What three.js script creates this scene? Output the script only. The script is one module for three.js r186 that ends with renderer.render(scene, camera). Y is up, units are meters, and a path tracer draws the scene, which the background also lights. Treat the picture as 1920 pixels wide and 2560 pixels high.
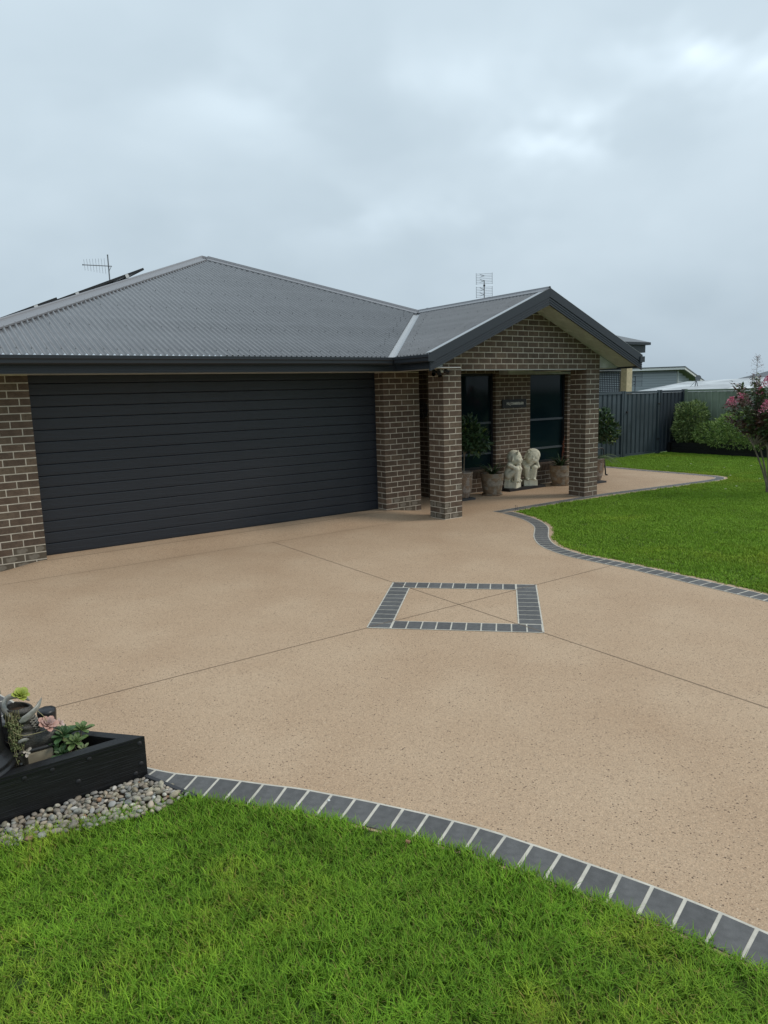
import * as THREE from 'three';
import { mergeGeometries, mergeVertices } from 'three/addons/utils/BufferGeometryUtils.js';
import { MarchingCubes } from 'three/addons/objects/MarchingCubes.js';
import { TextGeometry } from 'three/addons/geometries/TextGeometry.js';
import { FontLoader } from 'three/addons/loaders/FontLoader.js';

// ---------------------------------------------------------------- camera
const scene = new THREE.Scene();
const V = (x, y, z) => new THREE.Vector3(x, y, z);
const camera = new THREE.PerspectiveCamera(71.59, 3 / 4, 0.05, 900);
const CAM = V(-1.494, 1.922, 9.113);
{
  const yaw = THREE.MathUtils.degToRad(35.266), pitch = THREE.MathUtils.degToRad(-9.482), roll = THREE.MathUtils.degToRad(-1.613);
  const fwd = V(Math.sin(yaw) * Math.cos(pitch), Math.sin(pitch), -Math.cos(yaw) * Math.cos(pitch));
  const right = V(Math.cos(yaw), 0, Math.sin(yaw));
  const up = right.clone().cross(fwd);
  const r2 = right.clone().multiplyScalar(Math.cos(roll)).addScaledVector(up, Math.sin(roll));
  const u2 = up.clone().multiplyScalar(Math.cos(roll)).addScaledVector(right, -Math.sin(roll));
  camera.position.copy(CAM);
  camera.quaternion.setFromRotationMatrix(new THREE.Matrix4().makeBasis(r2, u2, fwd.clone().negate()));
}

// ---------------------------------------------------------------- noise helpers
function rngOf(seed) { let a = seed >>> 0; return () => { a = (a + 0x6D2B79F5) | 0; let t = Math.imul(a ^ (a >>> 15), 1 | a); t = (t + Math.imul(t ^ (t >>> 7), 61 | t)) ^ t; return ((t ^ (t >>> 14)) >>> 0) / 4294967296; }; }
function hash3(x, y, z) { let h = Math.imul(x, 374761393) ^ Math.imul(y, 668265263) ^ Math.imul(z, 2147483647 ^ 1013904223); h = Math.imul(h ^ (h >>> 13), 1274126177); h ^= h >>> 16; return (h >>> 0) / 4294967296; }
const sm = t => t * t * (3 - 2 * t);
const clamp = (v, a, b) => Math.max(a, Math.min(b, v));
const smooth = (a, b, v) => sm(clamp((v - a) / (b - a), 0, 1));
const mix = (a, b, t) => a + (b - a) * t;
function vnoise3(x, y, z) {
  const i = Math.floor(x), j = Math.floor(y), k = Math.floor(z), u = sm(x - i), v = sm(y - j), w = sm(z - k);
  const L = (a, b, t) => a + (b - a) * t;
  return L(L(L(hash3(i, j, k), hash3(i + 1, j, k), u), L(hash3(i, j + 1, k), hash3(i + 1, j + 1, k), u), v),
    L(L(hash3(i, j, k + 1), hash3(i + 1, j, k + 1), u), L(hash3(i, j + 1, k + 1), hash3(i + 1, j + 1, k + 1), u), v), w);
}
function fbm3(x, y, z, o = 4) { let s = 0, a = 0.5, n = 0; for (let i = 0; i < o; i++) { s += a * vnoise3(x, y, z); n += a; a *= 0.5; x = x * 2.03 + 17.1; y = y * 2.03 + 5.7; z = z * 2.03 + 9.2; } return s / n; }
// tileable value noise in 2-D: p cells across
function tnoise(u, v, p, seed) {
  const x = u * p, y = v * p, i = Math.floor(x), j = Math.floor(y), a = sm(x - i), b = sm(y - j), w = q => ((q % p) + p) % p;
  const h = (q, r) => hash3(w(q), w(r), seed);
  return mix(mix(h(i, j), h(i + 1, j), a), mix(h(i, j + 1), h(i + 1, j + 1), a), b);
}
function tfbm(u, v, p, seed, o = 4) { let s = 0, a = 0.5, n = 0; for (let k = 0; k < o; k++) { s += a * tnoise(u, v, p << k, seed + k * 31); n += a; a *= 0.5; } return s / n; }

// ---------------------------------------------------------------- sky (soft overcast), sun behind the cloud, exposure
function makeSky() {
  const W = 1536, H = 768, d = new Float32Array(W * H * 4);
  const rift = [];   // thin places in the cloud: [direction, half width, half height, gain]
  const dirOf = (u, v) => { const p = V((u - 960) / 1775, (1280 - v) / 1775, -1).applyQuaternion(camera.quaternion).normalize(); return p; };
  for (const [u, v, a, b, g] of [[1440, 330, 0.055, 0.022, 0.2], [1395, 352, 0.05, 0.016, 0.14], [1730, 70, 0.05, 0.035, 0.28], [1890, 140, 0.05, 0.03, 0.12], [690, 245, 0.09, 0.035, 0.08], [1010, 545, 0.1, 0.02, 0.07], [1180, 210, 0.09, 0.03, 0.06]]) rift.push([dirOf(u, v), a, b, g]);
  for (let y = 0; y < H; y++) {
    const el = ((y + 0.5) / H - 0.5) * Math.PI, sy = Math.sin(el), cy = Math.cos(el);
    for (let x = 0; x < W; x++) {
      const az = ((x + 0.5) / W - 0.5) * 2 * Math.PI, dx = Math.cos(az) * cy, dz = Math.sin(az) * cy;
      const h = Math.max(sy, 0), q = 1 / (h + 0.42), px = dx * q, pz = dz * q;
      const big = fbm3(px * 1.3 + 4.2, 1.7, pz * 1.3 + 2.9, 4), wx = fbm3(px * 1.1, 8.1, pz * 1.1, 3) - 0.5, mid = fbm3(px * 3.1 + wx * 2.5, 5.2, pz * 3.1 - wx * 2, 5), fine = fbm3(px * 8 + mid * 2, 3.3, pz * 8, 4);
      let c = (big - 0.5) * 0.24 + (mid - 0.5) * 0.2 + (fine - 0.5) * 0.1;
      let add = 0;
      for (const [p, a, b, g] of rift) {
        const dot = dx * p.x + sy * p.y + dz * p.z; if (dot < 0.9) continue;
        const ds = (sy - p.y) / b, dh = Math.acos(clamp(dot, -1, 1)); const hh = Math.sqrt(Math.max(0, dh * dh - (sy - p.y) * (sy - p.y))) / a;
        add += g * Math.exp(-(ds * ds + hh * hh) * 0.55) * (0.1 + 1.9 * smooth(0.42, 0.66, mid * 0.55 + fine * 0.45));
      }
      const b = (0.81 + 0.44 * Math.pow(h, 0.7)) * (1 + c * 0.75 + add);
      const t = clamp(0.5 + c * 1.4 + add * 0.8 + (h - 0.35) * 0.25, 0, 1), hz = Math.exp(-h * 9);
      let r = mix(0.53, 0.675, t), g = mix(0.668, 0.772, t), bl = mix(0.775, 0.838, t);
      r = mix(r, 0.50, hz * 0.55); g = mix(g, 0.615, hz * 0.55); bl = mix(bl, 0.72, hz * 0.55);
      let k = b;
      if (sy < 0) { const m = smooth(0, -0.12, sy); k = mix(b, 0.3, m); r = mix(r, 0.5, m); g = mix(g, 0.52, m); bl = mix(bl, 0.45, m); }
      const o = (y * W + x) * 4; d[o] = r * k; d[o + 1] = g * k; d[o + 2] = bl * k; d[o + 3] = 1;
    }
  }
  const t = new THREE.DataTexture(d, W, H, THREE.RGBAFormat, THREE.FloatType);
  t.mapping = THREE.EquirectangularReflectionMapping; t.magFilter = t.minFilter = THREE.LinearFilter; t.colorSpace = THREE.LinearSRGBColorSpace; t.needsUpdate = true;
  return t;
}
const sky = makeSky();
scene.background = sky; scene.environment = sky;
const sun = new THREE.DirectionalLight(0xfff4e6, 1.5);
sun.position.set(5 + 24, 28, 3 + 16); sun.target.position.set(5, 0, 3); sun.castShadow = true; sun.shadow.radius = 28;
Object.assign(sun.shadow.camera, { left: -26, right: 26, top: 26, bottom: -26, near: 1, far: 90 });
sun.shadow.mapSize.set(2048, 2048);
scene.add(sun, sun.target);
const renderer = new THREE.WebGLRenderer({ antialias: true });
renderer.toneMapping = THREE.LinearToneMapping; renderer.toneMappingExposure = 1.0;
renderer.shadowMap.enabled = true;

// ---------------------------------------------------------------- scene graph helpers
const taken = new Map();
function numbered(name) { const n = taken.get(name) || 0; taken.set(name, n + 1); return n ? name + '_' + String(n).padStart(3, '0') : name; }
function shadows(m) { m.castShadow = m.receiveShadow = true; return m; }
function part(name, geo, mat, parent, label) { const m = shadows(new THREE.Mesh(geo, mat)); m.name = name; parent.add(m); if (label) m.userData.label = label; return m; }
function thing(name, label, category, pos = [0, 0, 0], turn = 0, group) {
  const g = new THREE.Group(); g.name = numbered(name); g.position.set(...pos); g.rotation.y = turn; g.userData = { label, category }; if (group) g.userData.group = group; scene.add(g); return g;
}
function single(name, geo, mat, label, category, pos = [0, 0, 0], turn = 0, group) {
  const m = shadows(new THREE.Mesh(geo, mat)); m.name = numbered(name); m.position.set(...pos); m.rotation.y = turn; m.userData = { label, category }; if (group) m.userData.group = group; scene.add(m); return m;
}
function structure(name, geo, mat, label, category) { const m = shadows(new THREE.Mesh(geo, mat)); m.name = numbered(name); m.userData = { kind: 'structure', label, category }; scene.add(m); return m; }

// ---------------------------------------------------------------- geometry helpers (uv in metres)
function boxUV(g) {
  g = g.index ? g.toNonIndexed() : g;
  if (!g.attributes.normal) g.computeVertexNormals();
  const p = g.attributes.position, uv = new Float32Array(p.count * 2), a = V(), b = V(), c = V();
  for (let i = 0; i < p.count; i += 3) {
    a.fromBufferAttribute(p, i); b.fromBufferAttribute(p, i + 1).sub(a); c.fromBufferAttribute(p, i + 2).sub(a); b.cross(c);
    const x = Math.abs(b.x), y = Math.abs(b.y), z = Math.abs(b.z);
    for (let k = i; k < i + 3; k++) {
      const X = p.getX(k), Y = p.getY(k), Z = p.getZ(k);
      uv[k * 2] = x > y && x > z ? Z : X; uv[k * 2 + 1] = y >= x && y >= z ? Z : Y;
    }
  }
  g.setAttribute('uv', new THREE.BufferAttribute(uv, 2));
  for (const k of Object.keys(g.attributes)) if (!['position', 'normal', 'uv', 'color'].includes(k)) g.deleteAttribute(k);
  return g;
}
const merged = list => mergeGeometries(list.map(g => { const h = boxUV(g); return h; }));
function box(x0, x1, y0, y1, z0, z1) { const g = new THREE.BoxGeometry(x1 - x0, y1 - y0, z1 - z0); g.translate((x0 + x1) / 2, (y0 + y1) / 2, (z0 + z1) / 2); return g; }
function bar(a, b, w, h, up = V(0, 1, 0)) {   // box along a..b, width w across, height h along up
  const d = b.clone().sub(a), L = d.length(); d.normalize(); const s = d.clone().cross(up).normalize(), u = s.clone().cross(d);
  const g = new THREE.BoxGeometry(L, h, w); g.applyMatrix4(new THREE.Matrix4().makeBasis(d, u, s).setPosition(a.clone().add(b).multiplyScalar(0.5))); return g;
}
function rod(a, b, r0, r1 = r0, seg = 7) {
  const d = b.clone().sub(a), g = new THREE.CylinderGeometry(r1, r0, d.length(), seg); g.translate(0, d.length() / 2, 0);
  g.applyQuaternion(new THREE.Quaternion().setFromUnitVectors(V(0, 1, 0), d.normalize())); g.translate(a.x, a.y, a.z); return g;
}
const tube = (pts, r, n = 24, seg = 6) => new THREE.TubeGeometry(new THREE.CatmullRomCurve3(pts), n, r, seg, false);
const lathe = (pts, seg = 32) => new THREE.LatheGeometry(pts.map(([r, y]) => new THREE.Vector2(r, y)), seg);
// flat polygon in plan (x, z) turned into a slab between y0 and y1
function slab(pts, y0, y1) {
  const s = new THREE.Shape(pts.map(([x, z]) => new THREE.Vector2(x, -z)));
  const g = new THREE.ExtrudeGeometry(s, { depth: y1 - y0, bevelEnabled: false }); g.rotateX(-Math.PI / 2); g.translate(0, y0, 0); return g;
}
// profile in (u, v) carried straight from a to b: u along 'out', v along up
function sweep(profile, a, b, out, up = V(0, 1, 0)) {
  const n = profile.length, pos = [], P = (e, i) => e.clone().addScaledVector(out, profile[i][0]).addScaledVector(up, profile[i][1]);
  for (let i = 0; i < n - 1; i++) { const p = P(a, i), q = P(a, i + 1), r = P(b, i + 1), s = P(b, i); pos.push(...p, ...q, ...r, ...p, ...r, ...s); }
  const g = new THREE.BufferGeometry(); g.setAttribute('position', new THREE.Float32BufferAttribute(pos.flatMap ? pos : pos, 3)); g.computeVertexNormals(); return g;
}
// triangles collected by hand, with optional colours
class Tri {
  constructor() { this.p = []; this.c = []; }
  tri(a, b, c, col) { this.p.push(a.x, a.y, a.z, b.x, b.y, b.z, c.x, c.y, c.z); if (col) for (let i = 0; i < 3; i++) this.c.push(col[0], col[1], col[2]); return this; }
  quad(a, b, c, d, col) { return this.tri(a, b, c, col).tri(a, c, d, col); }
  quadUp(a, b, c, d) { const n = b.clone().sub(a).cross(c.clone().sub(a)); return n.y > 0 ? this.quad(a, b, c, d) : this.quad(d, c, b, a); }
  geo() { const g = new THREE.BufferGeometry(); g.setAttribute('position', new THREE.Float32BufferAttribute(this.p, 3)); if (this.c.length) g.setAttribute('color', new THREE.Float32BufferAttribute(this.c, 3)); g.computeVertexNormals(); return boxUV(g); }
}
function inside(poly, x, z) { let c = false; for (let i = 0, j = poly.length - 1; i < poly.length; j = i++) { const [a, b] = poly[i], [e, f] = poly[j]; if ((b > z) !== (f > z) && x < (e - a) * (z - b) / (f - b) + a) c = !c; } return c; }
// surface of a distance field inside a cube (centre c, half size h)
function sdfMesh(fn, c, h, res) {
  const mc = new MarchingCubes(res, new THREE.MeshBasicMaterial(), false, false, 120000); mc.isolation = 0;
  const half = res / 2;
  for (let k = 0; k < res; k++) for (let j = 0; j < res; j++) for (let i = 0; i < res; i++)
    mc.field[i + j * res + k * res * res] = -fn(c.x + (i - half) / half * h, c.y + (j - half) / half * h, c.z + (k - half) / half * h);
  mc.update();
  const n = mc.count !== undefined ? mc.count : mc.geometry.drawRange.count, g = new THREE.BufferGeometry();
  g.setAttribute('position', new THREE.BufferAttribute(mc.positionArray.slice(0, n * 3), 3));
  g.scale(h, h, h); g.translate(c.x, c.y, c.z);
  let w = mergeVertices(g, 1e-5); w.computeVertexNormals(); return boxUV(w);
}
const len3 = Math.hypot;
const smin = (a, b, k) => { const h = clamp(0.5 + 0.5 * (b - a) / k, 0, 1); return mix(b, a, h) - k * h * (1 - h); };
function cone3(a, b, r0, r1) { const bx = b[0] - a[0], by = b[1] - a[1], bz = b[2] - a[2], l2 = bx * bx + by * by + bz * bz; return (x, y, z) => { const px = x - a[0], py = y - a[1], pz = z - a[2], t = clamp((px * bx + py * by + pz * bz) / l2, 0, 1); return len3(px - bx * t, py - by * t, pz - bz * t) - mix(r0, r1, t); }; }
const ell = (c, r) => (x, y, z) => { const a = (x - c[0]) / r[0], b = (y - c[1]) / r[1], d = (z - c[2]) / r[2], k = len3(a, b, d); return (k - 1) * Math.min(r[0], r[1], r[2]); };
const rbox = (c, s, r) => (x, y, z) => { const a = Math.abs(x - c[0]) - s[0] + r, b = Math.abs(y - c[1]) - s[1] + r, d = Math.abs(z - c[2]) - s[2] + r; return len3(Math.max(a, 0), Math.max(b, 0), Math.max(d, 0)) + Math.min(Math.max(a, b, d), 0) - r; };

// ---------------------------------------------------------------- textures
function texture(w, h, fn, srgb = true) {
  const d = new Uint8Array(w * h * 4);
  for (let y = 0; y < h; y++) for (let x = 0; x < w; x++) { const c = fn((x + 0.5) / w, (y + 0.5) / h, x, y), o = (y * w + x) * 4; d[o] = clamp(c[0], 0, 255); d[o + 1] = clamp(c[1], 0, 255); d[o + 2] = clamp(c[2], 0, 255); d[o + 3] = 255; }
  const t = new THREE.DataTexture(d, w, h); t.wrapS = t.wrapT = THREE.RepeatWrapping; t.magFilter = THREE.LinearFilter; t.minFilter = THREE.LinearFilter; if (srgb) t.colorSpace = THREE.SRGBColorSpace; t.needsUpdate = true; return t;
}
const grey = (w, h, fn) => texture(w, h, (u, v, x, y) => { const k = fn(u, v, x, y) * 255; return [k, k, k]; }, false);
function rep(t, metres, metresV = metres, ox = 0, oy = 0) { const c = t.clone(); c.repeat.set(1 / metres, 1 / metresV); c.offset.set(ox, oy); c.needsUpdate = true; return c; }
const std = o => new THREE.MeshStandardMaterial({ roughness: 0.8, ...o });
const lin = (r, g, b) => new THREE.Color().setRGB(r, g, b);

// sprayed concrete: fine sandy grain with dark and pale flecks, tile of 2.4 m
const concrete = (() => {
  const N = 2048, c = new Float32Array(N * N * 3), hgt = new Float32Array(N * N), r = rngOf(11);
  for (let y = 0; y < N; y++) for (let x = 0; x < N; x++) {
    const u = x / N, v = y / N, low = tfbm(u, v, 5, 3, 3) - 0.5, g = r() - 0.5, g2 = hash3(x >> 1, y >> 1, 5) - 0.5, g3 = tnoise(u, v, 512, 77) - 0.5, o = (y * N + x) * 3;
    const k = 1 + low * 0.09 + g * 0.10 + g2 * 0.15 + g3 * 0.16; hgt[y * N + x] = 0.6 + g2 * 0.35 + g3 * 0.35;
    c[o] = 176.5 * k; c[o + 1] = (150.5 + low * 5) * k; c[o + 2] = (123.5 + low * 8) * k;
  }
  const fleck = (n, rmin, rmax, col, amt, dh) => {
    for (let i = 0; i < n; i++) {
      const cx = r() * N, cy = r() * N, a = rmin + (rmax - rmin) * r() * r(), b = a * (0.4 + 0.6 * r()), th = r() * 3.14, ct = Math.cos(th), st = Math.sin(th), R = Math.ceil(a) + 1, wob = r() * 6, am = amt * (0.5 + 0.5 * r());
      for (let y = -R; y <= R; y++) for (let x = -R; x <= R; x++) {
        const p = (x * ct + y * st) / a, q = (-x * st + y * ct) / b; if (p * p + q * q > 1 + 0.35 * Math.sin(wob + Math.atan2(q, p) * 3)) continue;
        const X = (Math.floor(cx) + x + N) % N, Y = (Math.floor(cy) + y + N) % N, o = (Y * N + X) * 3;
        for (let k = 0; k < 3; k++) c[o + k] = mix(c[o + k], col[k], am); hgt[Y * N + X] += dh;
      }
    }
  };
  fleck(26000, 1.2, 3.4, [214, 196, 170], 0.55, 0.15); fleck(16000, 1.2, 3.2, [140, 110, 82], 0.5, -0.1); fleck(11000, 1.4, 4.8, [68, 53, 41], 0.88, -0.4);
  const map = texture(N, N, (u, v, x, y) => { const o = (y * N + x) * 3; return [c[o], c[o + 1], c[o + 2]]; });
  const bump = texture(1024, 1024, (u, v, x, y) => { const k = (hgt[y * 2 * N + x * 2] + hgt[y * 2 * N + x * 2 + 1] + hgt[(y * 2 + 1) * N + x * 2] + hgt[(y * 2 + 1) * N + x * 2 + 1]) * 60; return [k, k, k]; }, false);
  return { map, bump };
})();
const brickTex = texture(512, 512, (u, v, x, y) => {
  const st = tfbm(u * 1, v, 6, 21, 3) - 0.5, fine = hash3(x, y, 8) - 0.5, ln = tnoise(u * 0.25, v, 128, 9) - 0.5, sp = hash3(x >> 1, y >> 1, 3);
  let k = 1 + st * 0.34 + fine * 0.16 + ln * 0.2; if (sp > 0.985) k *= 1.35; if (sp < 0.012) k *= 0.62;
  return [127 * k, 108 * k + st * 4, 92 * k + st * 6];
});
const stainTex = texture(512, 512, (u, v, x, y) => {
  const n = tfbm(u, v, 7, 44, 5), s = smooth(0.5, 0.72, n), fine = hash3(x, y, 8) - 0.5, k = 1 + fine * 0.16 + (tfbm(u, v, 6, 21, 3) - 0.5) * 0.3;
  return [mix(120, 168, s) * k, mix(108, 158, s) * k, mix(92, 142, s) * k];
});
const brickBump = grey(512, 512, (u, v, x, y) => 0.5 + (hash3(x, y, 2) - 0.5) * 0.5 + (tfbm(u, v, 24, 5, 3) - 0.5) * 0.8);
const grainTex = grey(1024, 512, (u, v) => 0.5 + (tnoise(u * 0.06, v, 128, 12) - 0.5) * 0.5 + (tfbm(u * 0.12, v, 48, 15, 3) - 0.5) * 0.9);
const speck = texture(512, 512, (u, v, x, y) => { const n = tfbm(u, v, 8, 61, 4) - 0.5, f = hash3(x, y, 4), g = hash3(x >> 1, y >> 1, 14); let k = 1 + n * 0.24 + (f - 0.5) * 0.12; if (g > 0.985) k *= 1.3; return [200 * k, 200 * k, 200 * k]; });
const paleTex = texture(256, 256, (u, v, x, y) => { const n = tfbm(u, v, 8, 161, 4) - 0.5, f = hash3(x, y, 24) - 0.5, k = 1 + n * 0.2 + f * 0.12; return [226 * k, 226 * k, 224 * k]; });
const softTex = texture(512, 512, (u, v, x, y) => { const n = tfbm(u, v, 4, 71, 5) - 0.5, f = hash3(x, y, 4) - 0.5, k = 1 + n * 0.5 + f * 0.06; return [215 * k, 215 * k, 215 * k]; });
const clayTex = texture(512, 512, (u, v, x, y) => {
  const n = tfbm(u, v, 5, 81, 5), s = smooth(0.42, 0.66, n), m = tfbm(u, v, 16, 85, 3) - 0.5, f = hash3(x, y, 4) - 0.5, k = 1 + m * 0.25 + f * 0.08;
  return [mix(166, 180, s) * k, mix(138, 164, s) * k, mix(112, 148, s) * k];
});
const roughBump = grey(512, 512, (u, v, x, y) => 0.5 + (tfbm(u, v, 20, 91, 4) - 0.5) * 0.9 + (hash3(x, y, 6) - 0.5) * 0.25);
const soilTex = texture(512, 512, (u, v, x, y) => { const n = tfbm(u, v, 24, 95, 4), f = hash3(x >> 1, y >> 1, 7); const k = 0.5 + n * 0.8 + (f > 0.96 ? 0.7 : 0); return [74 * k, 58 * k, 42 * k]; });
const thatchTex = texture(512, 512, (u, v, x, y) => { const n = tfbm(u, v, 20, 99, 4), p = tfbm(u, v, 3, 97, 3), f = hash3(x >> 1, y >> 1, 9); const k = 0.45 + n * 0.8 + (f - 0.5) * 0.35; return [(64 + p * 26) * k, (96 + p * 10) * k, 30 * k]; });

// ---------------------------------------------------------------- materials
const M = {};
M.concrete = std({ map: rep(concrete.map, 2.4), bumpMap: rep(concrete.bump, 2.4), bumpScale: 0.0016, roughness: 0.86 });
M.mortar = std({ color: lin(0.7, 0.64, 0.54), map: rep(paleTex, 0.35), roughness: 0.95 });
const brickTones = [[1, 1, 1], [0.9, 0.89, 0.88], [1.1, 1.08, 1.06], [0.96, 0.92, 0.9], [1.02, 1.04, 1.0], [0.84, 0.83, 0.83]];
const BR = 0.53;
M.bricks = brickTones.map((t, i) => std({ color: lin(t[0] * BR, t[1] * BR, t[2] * BR), map: rep(brickTex, 0.5, 0.5, i * 0.17, i * 0.29), bumpMap: rep(brickBump, 0.3, 0.3, i * 0.31, i * 0.13), bumpScale: 0.0012, roughness: 0.9 }));
M.brickStained = std({ color: lin(BR, BR, BR), map: rep(stainTex, 0.62), bumpMap: rep(brickBump, 0.3), bumpScale: 0.0012, roughness: 0.92 });
M.brickRest = std({ vertexColors: true, color: lin(BR, BR, BR), map: rep(brickTex, 0.5), bumpMap: rep(brickBump, 0.3), bumpScale: 0.0012, roughness: 0.9 });
M.roof = std({ color: lin(0.21, 0.211, 0.223), map: rep(paleTex, 0.9), roughness: 0.25, metalness: 0.2 });
M.roofTrim = std({ color: lin(0.2, 0.202, 0.215), roughness: 0.4 });
M.fascia = std({ color: lin(0.024, 0.03, 0.039), roughness: 0.42 });
M.door = std({ color: lin(0.0145, 0.019, 0.027), bumpMap: rep(grainTex, 1.3, 0.34), bumpScale: 0.0016, roughness: 0.42 });
M.soffit = std({ color: lin(0.62, 0.63, 0.63), map: rep(paleTex, 0.7), roughness: 0.8 });
M.frame = std({ color: lin(0.012, 0.014, 0.018), roughness: 0.4 });
M.railing = std({ color: lin(0.07, 0.085, 0.1), roughness: 0.4 });
M.glass = new THREE.MeshPhysicalMaterial({ color: lin(0.006, 0.016, 0.02), roughness: 0.06, specularIntensity: 0.4, ior: 1.45 });
M.black = std({ color: lin(0.012, 0.012, 0.014), roughness: 0.55 });
M.blackTimber = std({ color: lin(0.012, 0.0125, 0.014), map: rep(softTex, 0.9), bumpMap: rep(grainTex, 0.9, 0.3), bumpScale: 0.0015, roughness: 0.42 });
M.steel = std({ color: lin(0.2, 0.21, 0.22), roughness: 0.45, metalness: 0.6 });
M.white = std({ color: lin(0.7, 0.7, 0.68), roughness: 0.5 });
M.grout = std({ color: lin(0.7, 0.66, 0.58), map: rep(paleTex, 0.3), roughness: 0.9 });
M.tiles = [0.17, 0.155, 0.185].map((k, i) => std({ color: lin(k, k * 1.0, k * 1.0), map: rep(speck, 0.22, 0.22, i * 0.3, i * 0.2), bumpMap: rep(roughBump, 0.14), bumpScale: 0.001, roughness: 0.72 }));
M.jointShade = std({ color: lin(0.24, 0.17, 0.115), roughness: 0.9 });  // dark brown that stands for the shade inside sawn joints
M.thatch = std({ map: rep(thatchTex, 0.7), roughness: 1 });
M.farGrass = std({ color: lin(0.12, 0.2, 0.05), map: rep(softTex, 5), roughness: 1 });
M.soil = std({ map: rep(soilTex, 0.5), bumpMap: rep(roughBump, 0.3), bumpScale: 0.01, roughness: 1 });
M.clay = std({ color: lin(0.56, 0.6, 0.6), map: rep(clayTex, 0.55), bumpMap: rep(roughBump, 0.3), bumpScale: 0.002, roughness: 0.92 });
M.clayPink = std({ color: lin(0.62, 0.64, 0.68), map: rep(clayTex, 0.45, 0.45, 0.4, 0.2), bumpMap: rep(roughBump, 0.3), bumpScale: 0.002, roughness: 0.92 });
M.stone = std({ color: lin(0.86, 0.84, 0.69), map: rep(paleTex, 0.35), bumpMap: rep(roughBump, 0.12), bumpScale: 0.0016, roughness: 0.9 });
M.fence = std({ color: lin(0.07, 0.095, 0.112), map: rep(softTex, 2.2), roughness: 0.5 });
M.fenceGreen = std({ color: lin(0.22, 0.28, 0.21), map: rep(softTex, 2.2), roughness: 0.55 });
M.bark = std({ color: lin(0.26, 0.22, 0.16), map: rep(softTex, 0.3), roughness: 0.95 });
M.leaf = (o = {}) => new THREE.MeshPhysicalMaterial({ vertexColors: true, roughness: 0.6, transmission: 0.22, thickness: 0, side: THREE.DoubleSide, ...o });
M.leafGloss = M.leaf({ roughness: 0.36, transmission: 0.12 });
M.leafSoft = M.leaf();
M.plain = std({ vertexColors: true, roughness: 0.75 });

// ================================================================ GROUND, DRIVEWAY, BORDERS
const curve = pts => { const c = new THREE.CatmullRomCurve3(pts.map(([x, z]) => V(x, 0, z)), false, 'centripetal'); return c; };
function arc(pts, n = 900, straight = false) {   // points at even steps with left-hand normals
  let P;
  if (straight) { const c = new THREE.CurvePath(); for (let i = 0; i < pts.length - 1; i++) c.add(new THREE.LineCurve3(V(pts[i][0], 0, pts[i][1]), V(pts[i + 1][0], 0, pts[i + 1][1]))); P = c.getSpacedPoints(n); } else P = curve(pts).getSpacedPoints(n);
  const L = [0]; for (let i = 1; i < P.length; i++) L.push(L[i - 1] + P[i].distanceTo(P[i - 1]));
  const N = P.map((p, i) => { const a = P[Math.max(0, i - 6)], b = P[Math.min(n, i + 6)], d = b.clone().sub(a).normalize(); return V(d.z, 0, -d.x); });
  const at = s => { const k = clamp(s / L[n] * n, 0, n), i = Math.min(n - 1, Math.floor(k)), f = k - i; return [P[i].clone().lerp(P[i + 1], f), N[i].clone().lerp(N[i + 1], f).normalize()]; };
  return { P, N, len: L[n], at };
}
const nearInner = arc([[-1.08, -0.2], [-1.1, 1.4], [-1.09, 2.9], [-1.02, 3.92], [-0.97, 4.09], [-0.86, 4.6], [-0.7, 5.18], [-0.463, 5.621], [-0.383, 5.721], [-0.304, 5.81], [-0.225, 5.906], [-0.147, 6.004], [-0.069, 6.101], [0.01, 6.194], [0.078, 6.294], [0.147, 6.396], [0.217, 6.5], [0.282, 6.606], [0.346, 6.71], [0.407, 6.818], [0.464, 6.926], [0.52, 7.037], [0.566, 7.155], [0.613, 7.267], [0.655, 7.381], [0.7, 7.498], [0.743, 7.613], [0.781, 7.727], [0.816, 7.844], [0.846, 7.957], [0.9, 8.25], [0.96, 9.2], [0.98, 11], [0.98, 14]]);
const farInner = arc([[6.43, 1.13], [6.34, 1.48], [6.24, 1.77], [6.08, 2.07], [5.9, 2.31], [5.68, 2.51], [5.4, 2.76], [5.14, 3.06], [5.01, 3.28], [4.93, 3.5], [4.875, 3.71], [4.858, 3.85], [4.86, 4.06], [4.865, 4.3], [4.872, 4.56], [4.864, 4.803], [4.848, 5.061], [4.829, 5.319], [4.813, 5.574], [4.798, 5.822], [4.777, 6.07], [4.7, 7.2], [4.6, 9], [4.5, 14]]);
const pathInner = arc([[6.43, 0.93], [8.33, 0.92], [9.04, 0.93], [10.02, 1.02], [11.22, 1.14], [12.22, 1.215], [12.5, 1.19], [12.66, 1.08], [12.72, 0.9], [12.74, 0.18], [12.74, -0.9], [12.79, -1.56], [12.8, -2.95]]);
const off = (a, d) => a.P.map((p, i) => [p.x + a.N[i].x * d, p.z + a.N[i].z * d]).filter((_, i) => i % 6 === 0 || i === a.P.length - 1);
const OUT_N = -0.2, OUT_F = -0.27;     // how far the slab reaches past the inner line of the border (lawn side)
const sideN = Math.sign(nearInner.N[400].x) < 0 ? 1 : -1, sideF = Math.sign(farInner.N[600].x) > 0 ? 1 : -1, sideP = Math.sign(pathInner.N[100].z) > 0 ? 1 : -1;
const slabOutline = [...off(nearInner, sideN * 0.205), ...off(farInner, sideF * 0.265).reverse().filter(p => p[1] > 1.2 || p[0] > 6.6), ...off(pathInner, sideP * 0.255).filter(p => p[0] > 6.75), [12.0, -3.0], [-1.28, -3.0]];
const driveway = structure('driveway', boxUV(slab(slabOutline, -0.14, 0)), M.concrete, 'sandy speckled concrete driveway and porch paving', 'driveway');
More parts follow.
